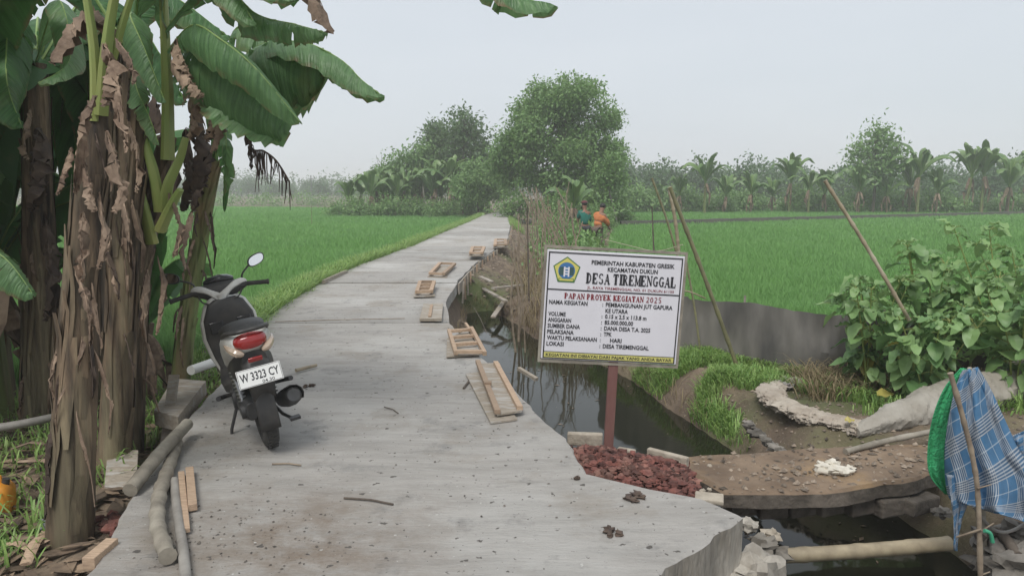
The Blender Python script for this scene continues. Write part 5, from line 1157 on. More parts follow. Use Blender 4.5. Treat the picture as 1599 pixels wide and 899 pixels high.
b = MB(); b.tube([(.3, -.1, .18), (.2, -.14, .12), (.12, -.18, .10)], .012, 8); b.box((.10, -.20, .10), (.06, .07, .018)); b.build('kick_pedal', M['plastic_black'], sc, local=True)

# ================================================================== LEFT EDGE OF THE PATH
def culm(mb, pts, r, nodes=6, n=26, bow=0.0, mi=0, bulge=.12):
    c = spline(pts, n); rr = []
    for i in range(n):
        f = i / (n - 1) * nodes; d = abs(f - round(f)); rr.append(r * (1 + (bulge if d < .12 else 0)))
    mb.tube(c, rr, 10, mi, rough=.01)
def PZ(px, py, z): return P(px, py, z)
mb = MB(); culm(mb, [PZ(262, 868, .05), PZ(246, 818, .05), PZ(250, 768, .05), PZ(264, 728, .045), PZ(276, 692, .04)], .036, 9, 60, bulge=.16)
tag(mb.build('bamboo_culm', M['bambooage']), 'thick curved pale bamboo culm with dark rings lying on the left edge of the path', 'bamboo pole')
mb = MB(); culm(mb, [PZ(292, 925, .03), PZ(286, 860, .03), PZ(277, 800, .03), PZ(272, 750, .03)], .024, 3, 30, bulge=.05)
tag(mb.build('pale_pole', M['pvc']), 'thin smooth grey pole lying lengthwise at the bottom left of the path', 'pole')
mb = MB(); mb.beam(PZ(291, 828, .025), PZ(283, 738, .025), .035, .025); tag(mb.build('wooden_stake', M['wood'], smooth=False, bevel=.003), 'long thin wooden stake beside the smooth grey pole', 'wooden stake')
mb = MB(); mb.beam(PZ(301, 792, .03), PZ(296, 733, .03), .045, .04); tag(mb.build('wooden_stake', M['wood'], smooth=False, bevel=.003), 'short stubby wooden stake, right of the long thin one', 'wooden stake')
mb = MB(); culm(mb, [PZ(203, 765, .04) + Vector((0, 0, .0)), PZ(246, 712, .10), PZ(292, 662, .10)], .040, 4, 26, bulge=.04)
tag(mb.build('timber_pole', M['bambooage']), 'weathered round pole lying aslant against the left rim of the path', 'pole')
mb = MB(); a = D(258, 700, 5.35); b_ = D(272, 585, 5.6); mb.beam(a, b_, .075, .03, up=Vector((0, 1, 0))); tag(mb.build('leaning_plank', M['woodgrey'], smooth=False, bevel=.003), 'narrow grey plank standing upright against the banana clump', 'plank')
mb = MB()
def quadslab(mb, q, th, mi=0):
    q = [Vector(p) for p in q]; dn = [p - Vector((0, 0, th)) for p in q]
    mb.add(q + dn, [(0, 1, 2, 3), (7, 6, 5, 4), (0, 4, 5, 1), (1, 5, 6, 2), (2, 6, 7, 3), (3, 7, 4, 0)], mi)
quadslab(mb, [D(163, 758, 4.55), D(212, 766, 4.5), D(216, 702, 5.0), D(168, 700, 5.05)], .03); tag(mb.build('board', M['woodgrey'], smooth=False, bevel=.004, recalc=True), 'small pale board propped at the foot of the banana stems', 'board')
mb = MB(); quadslab(mb, [PZ(240, 640, .05), PZ(278, 650, .05), PZ(322, 594, .08), PZ(270, 590, .08)], .12); tag(mb.build('wooden_box', M['woodgrey'], smooth=False, bevel=.005, recalc=True), 'flat pale wooden box between the banana clump and the scooter', 'wooden box')
mb = MB(); mb.beam(PZ(138, 880, .0), PZ(176, 848, .0), .06, .06); tag(mb.build('wood_block', M['wood'], smooth=False, bevel=.004), 'squared timber block at the lower left corner of the path', 'wood block')
mb = MB(); mb.tube(spline([D(-40, 672, 5.2), D(20, 664, 5.3), D(80, 652, 5.5)], 8), .032, 12); tag(mb.build('grey_pipe', M['pvc']), 'grey pipe lying in the weeds at the far left', 'pipe')
mb = MB(); mb.tube([D(298, 578, 6.1), D(332, 566, 6.4)], .04, 14, caps=True); tag(mb.build('white_pipe', M['whitepvc']), 'short white pipe end behind the scooter', 'pipe')
mb = MB(); mb.tube([PZ(462, 578, .03), PZ(494, 570, .03)], [.018, .016], 8); tag(mb.build('short_stick', M['bamboo']), 'short pale stick lying just right of the scooter', 'stick')
# orange jerrycan, mostly outside the frame
jc = thing('jerrycan', 'orange plastic jerrycan at the far left under the bananas', 'jerrycan', (D(-12, 800, 4.3).x, 4.3, -.33), .3)
mb = MB(); mb.rings([[Vector((p.z, p.y, z)) for p in sring(0, 0, 0, hw, hd, 5, 20)] for z, hw, hd in ((0, .085, .11), (.01, .095, .12), (.2, .095, .12), (.235, .08, .10), (.25, .05, .07))]); mb.build('canister', M['orange'], jc, local=True)
mb = MB(); mb.tube(spline([(-.06, 0, .23), (-.05, 0, .29), (.05, 0, .29), (.06, 0, .24)], 8), .013, 8); mb.build('handle', M['orange'], jc, local=True)
mb = MB(); mb.tube([(.08, 0, .22), (.09, 0, .27)], .022, 12); mb.build('cap', M['plastic_black'], jc, local=True)
# wood and rag debris at the foot of the big stem
random.seed(91)
for k, (px, py, dx, dy, lb) in enumerate(((20, 838, 60, 14, 'flat bark strip'), (60, 850, 80, -20, 'long bark strip'), (40, 880, 30, -50, 'split wood piece'), (8, 850, 40, 8, 'short wood chip'), (110, 838, 50, -12, 'curved bark strip'), (60, 800, 70, -16, 'thin bark strip'), (20, 700, 60, -6, 'dry leaf stalk'), (30, 720, 80, 12, 'thin dry leaf stalk'))):
    mb = MB(); z = -.22; a = P(px, py, z); b_ = P(px + dx, py + dy, z + rnd(-.02, .05)); mb.tube([a, a.lerp(b_, .5) + Vector((0, 0, rnd(.01, .04))), b_], [rnd(.015, .03)] * 3, 6, flat=.35, rough=.2); tag(mb.build('bark_strip' if 'bark' in lb else 'wood_piece', M['wood'] if k in (2, 3) else M['deadleaf']), lb + ' in the litter at the foot of the thickest banana stem', 'wood scrap')
mb = MB(); random.seed(92)
q = P(92, 818, -.2); mb.blob((q.x, q.y, -.2), (.09, .06, .035), 3, 0, .7, 14, 9); tag(mb.build('rag', simple('grey_rag', (.20, .24, .23), (.12, .10, .09), 14, rough=.9)), 'crumpled grey-green rag on the litter at the foot of the thickest stem', 'rag')
# fallen bricks at the left edge
for k in range(9):
    q = P(150 + rnd(0, 55), 790 + rnd(0, 55), -.2); 
    if q.x > float(Lf(q.y)) - .02: q.x = float(Lf(q.y)) - .06
    mb = MB(); mb.blob((q.x, q.y, -.2 + rnd(0, .03)), (rnd(.03, .05), rnd(.025, .04), rnd(.02, .03)), k, 0, .5, 8, 6); tag(mb.build('brick_piece', M['brick']), 'broken red brick piece between the board and the path corner', 'brick piece', 'brick pieces at the lower left path corner')
# ================================================================== FORMWORK ON THE PATH
def item(name, label, cat, px, py, z=0.0, group=None): q = P(px, py, z); return thing(name, label, cat, (q.x, q.y, z), 0, group)
t = item('shutter_board', 'two long plywood boards with battens lying on the path, nearest of the formwork pieces', 'formwork', 770, 620)
mb = MB(); quadslab(mb, [P(727, 583, .02), P(748, 580, .02), P(808, 653, .02), P(766, 659, .02)], .016); mb.build('base_board', M['woodgrey'], t, smooth=False, bevel=.002)
mb = MB(); quadslab(mb, [P(745, 567, .045), P(780, 566, .045), P(815, 640, .05), P(776, 646, .05)], .018); mb.build('upper_board', M['woodgrey'], t, smooth=False, bevel=.002)
for a, b_ in (((746, 564), (777, 643)), ((774, 566), (812, 637))):
    mb = MB(); mb.beam(P(*a, .06), P(*b_, .065), .045, .035); mb.build('batten', M['wood'], t, smooth=False, bevel=.003)
mb = MB(); mb.box(P(762, 598, .085), (.06, .05, .03)); mb.build('cleat', M['wood'], t, smooth=False, bevel=.003)
t = item('formwork_frame', 'raw wood ladder-like formwork frame lying on a board, second piece along the path', 'formwork', 728, 540)
mb = MB(); quadslab(mb, [P(698, 528, .02), P(730, 515, .02), P(752, 552, .03), P(697, 556, .03)], .018); mb.build('base_board', M['woodgrey'], t, smooth=False, bevel=.002)
for a, b_ in (((701, 516), (712, 551)), ((736, 512), (757, 552))):
    mb = MB(); mb.beam(P(*a, .07), P(*b_, .06), .04, .045); mb.build('rail', M['wood'], t, smooth=False, bevel=.003)
for a, b_ in (((702, 517), (737, 514)), ((705, 527), (742, 524)), ((708, 538), (748, 535)), ((712, 549), (757, 549))):
    mb = MB(); mb.beam(P(*a, .068), P(*b_, .066), .045, .035); mb.build('slat', M['wood'], t, smooth=False, bevel=.003)
mb = MB(); mb.beam(P(727, 505, .02), P(738, 521, .03), .03, .03); mb.build('stake', M['wood'], t, smooth=False)
t = item('form_panel', 'pale square panel of three planks lying on the path edge, third piece along', 'formwork', 674, 486)
mb = MB(); quadslab(mb, [P(661, 474, .05), P(692, 473, .05), P(690, 497, .05), P(655, 497, .05)], .04); mb.build('panel', M['woodgrey'], t, smooth=False, bevel=.004)
mb = MB(); mb.beam(P(674, 476, .06), P(671, 494, .06), .04, .018); mb.build('batten', M['wood'], t, smooth=False)
def frame(label, a, b_, c, d, z, n, w=.05, base=True):
    t = item('formwork_frame', label, 'formwork', (a[0] + c[0]) / 2, (a[1] + c[1]) / 2)
    A, B_, C_, D_ = [P(*q, z) for q in (a, b_, c, d)]    # far-left, far-right, near-right, near-left
    for k, (p, q) in enumerate(((A, D_), (B_, C_))): m = MB(); m.beam(p, q, w, .05); m.build('rail', M['wood'], t, smooth=False)
    for k in range(n): f = k / (n - 1); m = MB(); m.beam(A.lerp(D_, f) + Vector((0, 0, .004)), B_.lerp(C_, f) + Vector((0, 0, .004)), w, .045); m.build('slat', M['wood'], t, smooth=False)
    if base: m = MB(); off = Vector((-.05, -.06, -.055)); quadslab(m, [A + off, B_ + off, C_ + off + Vector((.12, 0, 0)), D_ + off], .02); m.build('base_board', M['woodgrey'], t, smooth=False)
frame('reddish wooden crate-like frame lying on the path edge, fourth piece along', (656, 440), (678, 440), (673, 455), (651, 456), .09, 4, .06)
frame('long thin frame of grey wood lying aslant across the path edge, fifth piece along', (687, 411), (710, 412), (692, 428), (672, 427), .07, 2, .07)
frame('small frame with stacked wood scraps near the far path edge, sixth piece along', (738, 386), (756, 386), (752, 395), (735, 395), .16, 3, .08)
frame('farthest little pile of formwork at the path edge before the dry stakes', (774, 374), (789, 374), (790, 382), (773, 383), .12, 3, .09)
# edge boards: planks on edge along the right side, held by stakes
random.seed(95)
for k in range(9):
    y0 = 13.2 + k * 2.2 * (1 + k * .02); y1 = y0 + 2.1 * (1 + k * .02)
    t = thing('edge_board', 'weathered plank standing on edge against the right side of the concrete path', 'form board', (float(Rf(y0)) + .05, y0, -.1), 0, 'edge boards along the right side of the path')
    a = Vector((float(Rf(y0)) + .045, y0, -.10 + rnd(-.01, .01))); b_ = Vector((float(Rf(y1)) + .045, y1, -.10 + rnd(-.01, .01)))
    m = MB(); m.beam(a, b_, .022, .17 + rnd(0, .03)); m.build('plank', M['woodgrey'], t, smooth=False)
    for q in range(4):
        p = a.lerp(b_, (q + .5) / 4) + Vector((.04, 0, 0)); m = MB(); m.beam(p + Vector((0, 0, -.3)), p + Vector((rnd(-.02, .03), 0, .10 + rnd(0, .08))), .035, .03, up=Vector((0, 1, 0))); m.build('stake', M['wood'] if q % 2 else M['woodgrey'], t, smooth=False)
m = MB(); m.beam(P(505, 440, .03), P(541, 424, .03), .05, .07); tag(m.build('edge_strip', M['woodgrey'], smooth=False), 'short wooden strip along the left edge of the path', 'wood strip')
# waste timber on the earth strip
random.seed(96)
for px, py, px2, py2, z, lb in ((745, 445, 790, 470, -.35, 'grey plank sliding down the earth bank toward the ditch water'), (770, 450, 815, 445, -.2, 'thin plank lying level above the dark head of the ditch'), (800, 452, 770, 495, -.55, 'dark plank dipping steeply into the head of the ditch'), (750, 432, 768, 440, -.1, 'small pale plank end on the earth beside the path'), (810, 575, 838, 592, -.05, 'dead branch piece caught on the path rim above the water')):
    m = MB(); m.beam(P(px, py, z), P(px2, py2, z - .05), .09 if 'branch' not in lb else .04, .03); tag(m.build('scrap_plank', M['woodgrey'], smooth=False), lb, 'plank')
# dry stakes and brushwood fence between path and field
random.seed(97)
def stick(pts, r, mat, label, cat, group=None, name='dry_stake', twigs=0):
    t = thing(name, label, cat, pts[0], 0, group); m = MB(); n = 9; c = spline(pts, n); m.tube(c, [r * (1 - .45 * i / (n - 1)) * (1 + (.14 if i % 2 else 0)) for i in range(n)], 6); m.build('shaft', M[mat], t)
    if twigs:
        m = MB()
        for k in range(twigs):
            p = c[int(rnd(2, n - 1))]; a = rnd(0, 6.3); L = rnd(.08, .3); m.tube([p, p + Vector((math.cos(a) * L * .5, math.sin(a) * L * .3, L))], [r * .4, r * .2], 4)
        m.build('twig', M[mat], t)
    return t
for k in range(44):
    y = rnd(11.0, 22); x = .15 + (y - 11) * .035 + rnd(-.15, .9) ; h = rnd(1.1, 1.75) * (1 if y < 16 else 1.15)
    g0 = H(x, y)
    if g0 < -.7: g0 = -.75
    stick([(x, y, g0 - .1), (x + rnd(-.15, .1), y, g0 + h * .5), (x + rnd(-.45, .15), y + rnd(-.1, .1), g0 + h)], rnd(.011, .021), 'twig', 'dry brown stake in the ragged row between path and right paddy', 'stake', 'dry stakes in the ragged row', twigs=2)
for k in range(16):
    y = 27 + rnd(-2, 2); x = D(862 + rnd(-28, 45), 350, y).x; g0 = H(x, y); h = rnd(1.6, 2.4)
    stick([(x, y, g0), (x + rnd(-.2, .1), y, g0 + h * .5), (x + rnd(-.7, .1), y, g0 + h)], rnd(.02, .035), 'twig', 'tall dry stake in the bundle behind the project sign, left of the workers', 'stake', 'dry stakes bundled beside the workers', twigs=2)
for px, pyt, pyb, Yq, lb in ((826, 318, 470, 13.0, 'dark upright stake, taller than the dry ones, left of the project sign'), (840, 330, 400, 20, 'thin dark stake just left of the sign top edge'), (1021, 322, 395, 15.0, 'short dark upright stake standing above the right top of the sign')):
    a = D(px, pyb, Yq); b_ = D(px - 3, pyt, Yq); stick([a, a.lerp(b_, .5), b_], .018, 'bark', lb, 'stake')
# long leaning bamboo poles at the right
for a, b_, r, mt, lb in (((1172, 632, 8.2), (1046, 292, 8.0), .022, 'bamboogreen', 'long bamboo pole leaning left, right behind the project sign'), ((1058, 400, 9.5), (1018, 278, 9.5), .014, 'bamboogreen', 'thin bamboo stick leaning behind the longer pole'), ((1060, 395, 8.7), (1045, 295, 8.7), .020, 'bamboo', 'pale straight bamboo top crossing the long leaning pole'),
                         ((1420, 500, 6.6), (1288, 282, 6.8), .017, 'bamboo', 'reddish brown pole leaning left out of the big-leaved shrubs'), ((1095, 560, 8.8), (1070, 400, 8.9), .012, 'bamboogreen', 'thin twig-like stick leaning against the net fence')):
    A = DD(a); B_ = DD(b_); m = MB(); culm(m, [A, A.lerp(B_, .5) + Vector((.015, 0, 0)), B_], r, 9, 46, bulge=.25); tag(m.build('bamboo_pole', M[mt]), lb, 'bamboo pole')
m = MB(); m.tube(spline([D(1046, 452, 8.2), D(1075, 455, 8.2), D(1102, 466, 8.2)], 7), .010, 6); tag(m.build('bamboo_crosspiece', M['bamboo']), 'short pale crosspiece tied from the sign top edge to the leaning pole', 'bamboo stick')
m = MB(); m.tube(spline([D(945, 374, 15), D(985, 384, 12), D(1025, 392, 10), D(1066, 382, 9)], 16), .006, 5); tag(m.build('rope', M['rope']), 'pale rope sagging above the sign between stake and leaning pole', 'rope')
# ================================================================== NET FENCE
def fpt(s):  # along fence by x
    return Vector((s, float(fence_y(s)), 0))
nf = thing('net_fence', 'grey plastic net fence along the near edge of the right paddy', 'fence', (3.3, 8.0, -.4))
m = MB(); rows = []; xs = np.linspace(1.35, 11.5, 420)
for x in xs:
    p = fpt(x); b0 = H(x, p.y - .08) - .1; sag = .045 * math.sin(x * 2.3) + .02 * nz(x * 3, 0); col = []
    topz = .385 + .03 * math.sin(x * 1.1) + sag * .5 - .05 * abs(math.sin((x - 1.5) * PI / 1.25)) + .02 * nz(x * 9, 1) + .04 * (x < 2.2)
    for k in range(7): f = k / 6; col.append(Vector((p.x + .02 * nz(x * 4, k), p.y + .035 * math.sin(x * 3.1 + k * .4) + .06 * nz(x * 1.5, k * .5) + .05 * nz(x * 7, k * .35) + .03 * nz(x * 16, k * .8) - .10 * (1 - f), b0 + (topz - b0) * f)))
    rows.append(col)
m.rings(rows, close=False, caps=False); m.build('net', M['net'], nf)
for x in np.arange(1.5, 11, 1.25):
    p = fpt(x); m = MB(); m.tube([(p.x, p.y + .06, H(x, p.y) - .2), (p.x + rnd(-.04, .04), p.y + .07, .45 + rnd(0, .1))], .014, 6); m.build('post', M['bambooage'], nf)
# ================================================================== SACK SLEEVE
random.seed(99)
def sleeve(name, pts, rads, mat, label, cat='sleeve', flat=.45, n=150, k=34, crease=.15):
    c = spline(pts, n); rs = []
    for i, p in enumerate(c):
        d = (c[min(i + 1, n - 1)] - c[max(i - 1, 0)]).normalized(); a = d.cross(Vector((0, 0, 1))).normalized(); b_ = a.cross(d).normalized(); r = float(np.interp(i / (n - 1), np.linspace(0, 1, len(rads)), rads)); ring = []
        for j in range(k):
            an = 2 * PI * j / k; ca, sa = math.cos(an), math.sin(an); uu = i * .27 * 40 / n; q = r * (1 + crease * .9 * nz(uu, ca * 1.2, sa * 1.2) + crease * .9 * abs(nz(uu * 3.2 + ca, ca * 2.6, sa * 2.6)) - crease * .8 * abs(nz(uu * 7 + sa * 2, ca * 3, sa * 3 + 4))); ring.append(p + a * math.cos(an) * q + b_ * math.sin(an) * q * flat + Vector((0, 0, r * flat)))
        rs.append(ring)
    m = MB(); m.rings(rs); return tag(m.build(name, M[mat]), label, cat)
z = -.33
sleeve('sack_sleeve', [P(1212, 603, z), P(1205, 625, z), P(1235, 648, z), P(1290, 666, z), P(1345, 678, z)], [.09, .13, .13, .13, .13], 'sleeve', 'crumpled cream sack sleeve curving along the soil behind the footbridge', crease=.42, flat=.42)
sleeve('sack_sleeve', [P(1335, 682, z), P(1400, 672, z), P(1470, 655, z), P(1540, 640, z), P(1620, 618, z)], [.05, .14, .19, .21, .23], 'greysleeve', 'smooth grey filled sleeve running from the crumpled one to the right edge', flat=.85, crease=.22)
m = MB()
for k in range(7):
    q = P(1222 + 8 * math.cos(k) * 2, 598 + 4 * math.sin(k * 2), z + .03); m.blob(q, (.09, .05, .035), k + 20, 0, .8, 12, 8, rot=k)
tag(m.build('rag', simple('pinkish_rag', (.45, .38, .36), (.30, .30, .30), 16, rough=.9, bump=.6), smooth=True), 'bunched pink and grey sacking at the tip of the crumpled sleeve', 'rag')
m = MB(); culm(m, [P(1320, 705, -.22), P(1385, 688, -.2), P(1462, 672, -.18)], .022, 3, 20); tag(m.build('bamboo_pole', M['bambooage']), 'thin grey stick lying on the soil in front of the grey sleeve', 'bamboo pole')
m = MB(); culm(m, [P(1190, 869, -.50), P(1340, 860, -.50), P(1482, 848, -.50)], .045, 4, 40, bulge=.08); tag(m.build('bamboo_pole', M['bamboo']), 'thick bamboo pole lying across the dark ditch at the bottom right', 'bamboo pole')
# crumpled white bag on the bridge
wb = MB(); random.seed(100)
for (px, py, a, b_, c_) in ((1292, 735, .075, .05, .035), (1315, 738, .07, .045, .028), (1300, 728, .055, .04, .03), (1326, 734, .045, .03, .02), (1284, 730, .04, .03, .03)):
    q = P(px, py, -.22); wb.blob(q + Vector((0, 0, .012)), (a, b_, c_), px, 0, .55, 14, 10)
tag(wb.build('plastic_bag', M['whiterag']), 'crumpled white bag lying on the muddy footbridge', 'bag')
# brick rubble: many separate lumps on a mound
random.seed(101)
reg = [P(890, 690, -.08), P(938, 700, -.1), P(1075, 728, -.12), P(1092, 772, -.1), P(1050, 768, -.06), P(918, 738, -.05)]
rp = np.array([(p.x, p.y) for p in reg])
mound = MB(); cx_, cy_ = rp.mean(0)
for k in range(900):
    while True:
        x, y = rnd(rp[:, 0].min(), rp[:, 0].max()), rnd(rp[:, 1].min(), rp[:, 1].max())
        if float(sdf(np.array([x]), np.array([y]), rp)[0]) < .01: break
    e = -float(sdf(np.array([x]), np.array([y]), rp)[0]); s_ = rnd(.009, .032)
    mound.blob((x, y, -.12 + min(.07, e * .4) + rnd(-.01, .02)), (s_ * rnd(.8, 1.5), s_ * rnd(.8, 1.2), s_ * rnd(.5, .8)), k, 0, .6, 7, 5, rot=rnd(0, 3))
tag(mound.build('brick_rubble', M['brick']), 'heap of broken red brick filling the gap between path and footbridge', 'brick rubble', kind='stuff')
m = MB(); m.add([(p.x, p.y, -.12) for p in reg], [tuple(range(6))]); m.add([(p.x, p.y, -.12) for p in reg] + [(p.x + .04, p.y + .02, -.5) for p in reg], [(i, i + 6, (i + 1) % 6 + 6, (i + 1) % 6) for i in range(6)])
tag(m.build('rubble_bed', M['brick'], smooth=False), kind='structure')
for pts, sz, lb in ((((886, 684), (941, 686)), (.055, .09), 'cream block edging the brick rubble right in front of the sign post'), (((1012, 706), (1074, 722)), (.045, .07), 'long grey-cream block edging the rubble on the water side'), (((965, 703), (992, 708)), (.045, .05), 'small cream stone between the two edging blocks'), (((937, 712), (975, 722)), (.06, .05), 'pinkish stone lying in the middle of the rubble'), (((1085, 775), (1130, 780)), (.12, .03), 'flat yellowish slab of mortar where rubble meets bridge')):
    m = MB(); a, b_ = P(*pts[0], -.07), P(*pts[1], -.07); c = (a + b_) / 2; L = (b_ - a).length; m.beam(a, b_, sz[0], sz[1]); o = m.build('edging_stone', M['stone'], smooth=False, bevel=.008); tag(o, lb, 'stone')
for k, (px, py, r, lb) in enumerate(((1097, 766, .018, 'egg-sized pale stone at the tip of the rubble'), (1108, 764, .014, 'tiny dark stone beside the pale one at the rubble tip'), (1108, 727, .018, 'pale pebble on the water rim of the footbridge'))):
    m = MB(); m.blob(P(px, py, -.06 if k < 2 else -.23), (r, r, r * .8), k, 0, .3); tag(m.build('pebble', M['stone']), lb, 'pebble')
# broken concrete below the slab corner
random.seed(102)
for k, (px, py, z_, a, lb) in enumerate(((1185, 892, -.30, .13, 'big pale concrete lump under the slab corner'), (1150, 915, -.36, .12, 'concrete lump under the frame edge below the slab corner'), (1190, 848, -.30, .07, 'brown earth-covered rubble lump beside the slab corner'), (1170, 820, -.26, .05, 'small rubble piece right at the tip of the slab corner'), (1212, 868, -.40, .07, 'rubble lump nearest the thick bamboo pole'), (1205, 835, -.30, .045, 'small pale rubble piece behind the corner lumps'))):
    q = P(px, py, z_); m = MB(); m.blob(q, (a * 1.1, a, a * .7), k + 5, 0, .55, 16, 10); tag(m.build('concrete_lump', M['oldconc'] if k in (2, 4) else M['stone'] if k == 5 else M['slabside']), lb, 'rubble')
# underside and abutment stones, soil lumps on the right bank
for k, (px, py, z_, a, lb) in enumerate(((1560, 850, -.5, .14, 'big grey stone at the bottom right below the plaid cloth'), (1590, 885, -.5, .15, 'grey stone in the bottom right corner'), (1545, 880, -.6, .10, 'dark stone between the leaning stick and corner stones'), (1598, 828, -.4, .09, 'pale stone just under the hem of the plaid cloth'), (1470, 800, -.45, .05, 'small pale stone left of the cloth tail'))):
    q = P(px, py, z_); m = MB(); m.blob(q, (a * 1.2, a, a * .6), k + 15, 0, .6, 14, 9); tag(m.build('rock', M['rock']), lb, 'rock')
random.seed(103)
for k in range(9):
    px, py = 1165 + k * 7 + rnd(-3, 3), 662 + k * 5.5 + rnd(-3, 3); q = P(px, py, -.38); r = rnd(.025, .05); m = MB(); m.blob(q, (r * 1.3, r, r * .8), k + 30, 0, .5, 9, 7); tag(m.build('bank_stone', M['rock']), 'small grey stone in the row on the ditch bank beside the crumpled sleeve', 'stone', 'stones on the ditch bank')
# dark log and hose
m = MB(); m.tube(spline([P(1528, 838, -.42), P(1560, 830, -.4), P(1590, 868, -.45)], 8), .03, 10); tag(m.build('dark_log', M['bark']), 'dark short log below the plaid cloth', 'log')
m = MB(); m.tube(spline([D(1537, 828, 3.85), D(1546, 832, 3.85), D(1550, 846, 3.85)], 8), .011, 10); tag(m.build('green_hose', M['greenhose']), 'short green hose end beside the leaning stick', 'hose')
m = MB(); m.tube(spline([D(1520, 790, 4.2), D(1550, 825, 4.25), D(1580, 828, 4.25), D(1625, 800, 4.3)], 16), .010, 8); tag(m.build('cable_loop', M['pvc']), 'grey cable loop hanging under the plaid cloth hem', 'cable')
# ================================================================== CLOTHS ON THE STICKS
def drape(name, mat, rows, Yc, label, cat, n=34, m_=40, fold=.035, folds=5, seed=0, th=.004, depth=None):
    L = spline([(r[0], r[1], 0) for r in rows], m_); R_ = spline([(r[2], r[3], 0) for r in rows], m_); mb = MB(); rs = []; ph = seed * 1.7
    for i in range(m_):
        row = []; v = i / (m_ - 1)
        for j in range(n):
            u = j / (n - 1); px = L[i].x * (1 - u) + R_[i].x * u; py = L[i].y * (1 - u) + R_[i].y * u
            w = (R_[i].x - L[i].x) / 110; amp = fold * min(1, w) * (0.25 + .75 * v)
            Yy = Yc + (depth(u, v) if depth else 0) + amp * math.sin(u * folds * 2 * PI + ph + 1.2 * v) + .02 * nz(u * 4 + seed, v * 5) + .008 * nz(u * 13, v * 13 + seed)
            row.append(D(px, py, Yy))
        rs.append(row)
    o = mb.rings(rs, close=False, caps=False)
    for i in range(m_):
        for j in range(n):
            q = rs[i][j]; mb.uv[i * n + j] = ((j / (n - 1)) * (.35 + .45 * (R_[i].x - L[i].x) / 130) + .10 * math.sin(i * .1), i / (m_ - 1) * 1.15 + .25 * (j / (n - 1)))
    ob = mb.build(name, M[mat]); s_ = ob.modifiers.new('thickness', 'SOLIDIFY'); s_.thickness = th
    return tag(ob, label, cat)
drape('plaid_cloth', 'plaid', [(1503, 578, 1526, 573), (1494, 600, 1545, 605), (1483, 645, 1566, 650), (1476, 700, 1590, 700), (1477, 750, 1625, 752), (1484, 778, 1632, 800), (1500, 784, 1632, 824)], 4.15, 'blue and white plaid cloth hung over a stick at the right edge', 'cloth', fold=.07, folds=2.6, seed=1, n=60, m_=70, depth=lambda u, v: -.16 * math.sin(PI * u) * v + .10 * u)
drape('plaid_cloth', 'plaid', [(1478, 740, 1512, 745), (1484, 775, 1510, 785), (1488, 800, 1502, 808), (1489, 830, 1497, 836), (1490, 858, 1494, 860)], 4.08, 'twisted hanging tail of the plaid cloth', 'cloth', n=12, m_=20, fold=.03, folds=1.5, seed=2)
drape('plaid_cloth', 'plaid', [(1575, 682, 1620, 664), (1578, 700, 1625, 690), (1590, 715, 1625, 730)], 4.25, 'bunched end of blue plaid cloth at the very right edge', 'cloth', n=20, m_=14, fold=.05, folds=2, seed=4)
drape('green_cloth', 'greencloth', [(1500, 574, 1516, 576), (1474, 606, 1502, 612), (1456, 652, 1492, 655), (1448, 705, 1486, 705), (1452, 742, 1484, 752), (1474, 770, 1488, 775)], 4.26, 'green net cloth hanging behind the left side of the plaid cloth', 'cloth', n=20, m_=30, fold=.035, folds=2.2, seed=3)
m = MB(); culm(m, [D(1484, 582, 3.98), D(1503, 650, 3.98), D(1520, 720, 3.97), D(1528, 790, 3.95), D(1532, 960, 3.9)], .0135, 7, 40, bulge=.2)
for (px, py, dx, dy) in ((1526, 762, 22, -6), (1530, 830, 22, -14), (1530, 898, 16, -6)): m.tube([D(px, py, 3.94), D(px + dx, py + dy, 3.94)], [.006, .003], 5)
tag(m.build('leaning_stick', M['twig']), 'knotty brown stick leaning in front of the plaid cloth', 'stick')
m = MB(); m.tube([D(1494, 838, 4.0), D(1532, 826, 3.92)], [.006, .008], 6); tag(m.build('cross_twig', M['twig']), 'short twig tied crosswise low on the knotty stick', 'twig')
m = MB(); m.tube([D(1514, 574, 4.2), D(1530, 700, 4.25), D(1540, 900, 4.3)], [.012, .014, .016], 8); tag(m.build('support_stick', M['bambooage']), 'upright stick holding up the plaid and green cloths from behind', 'stick')
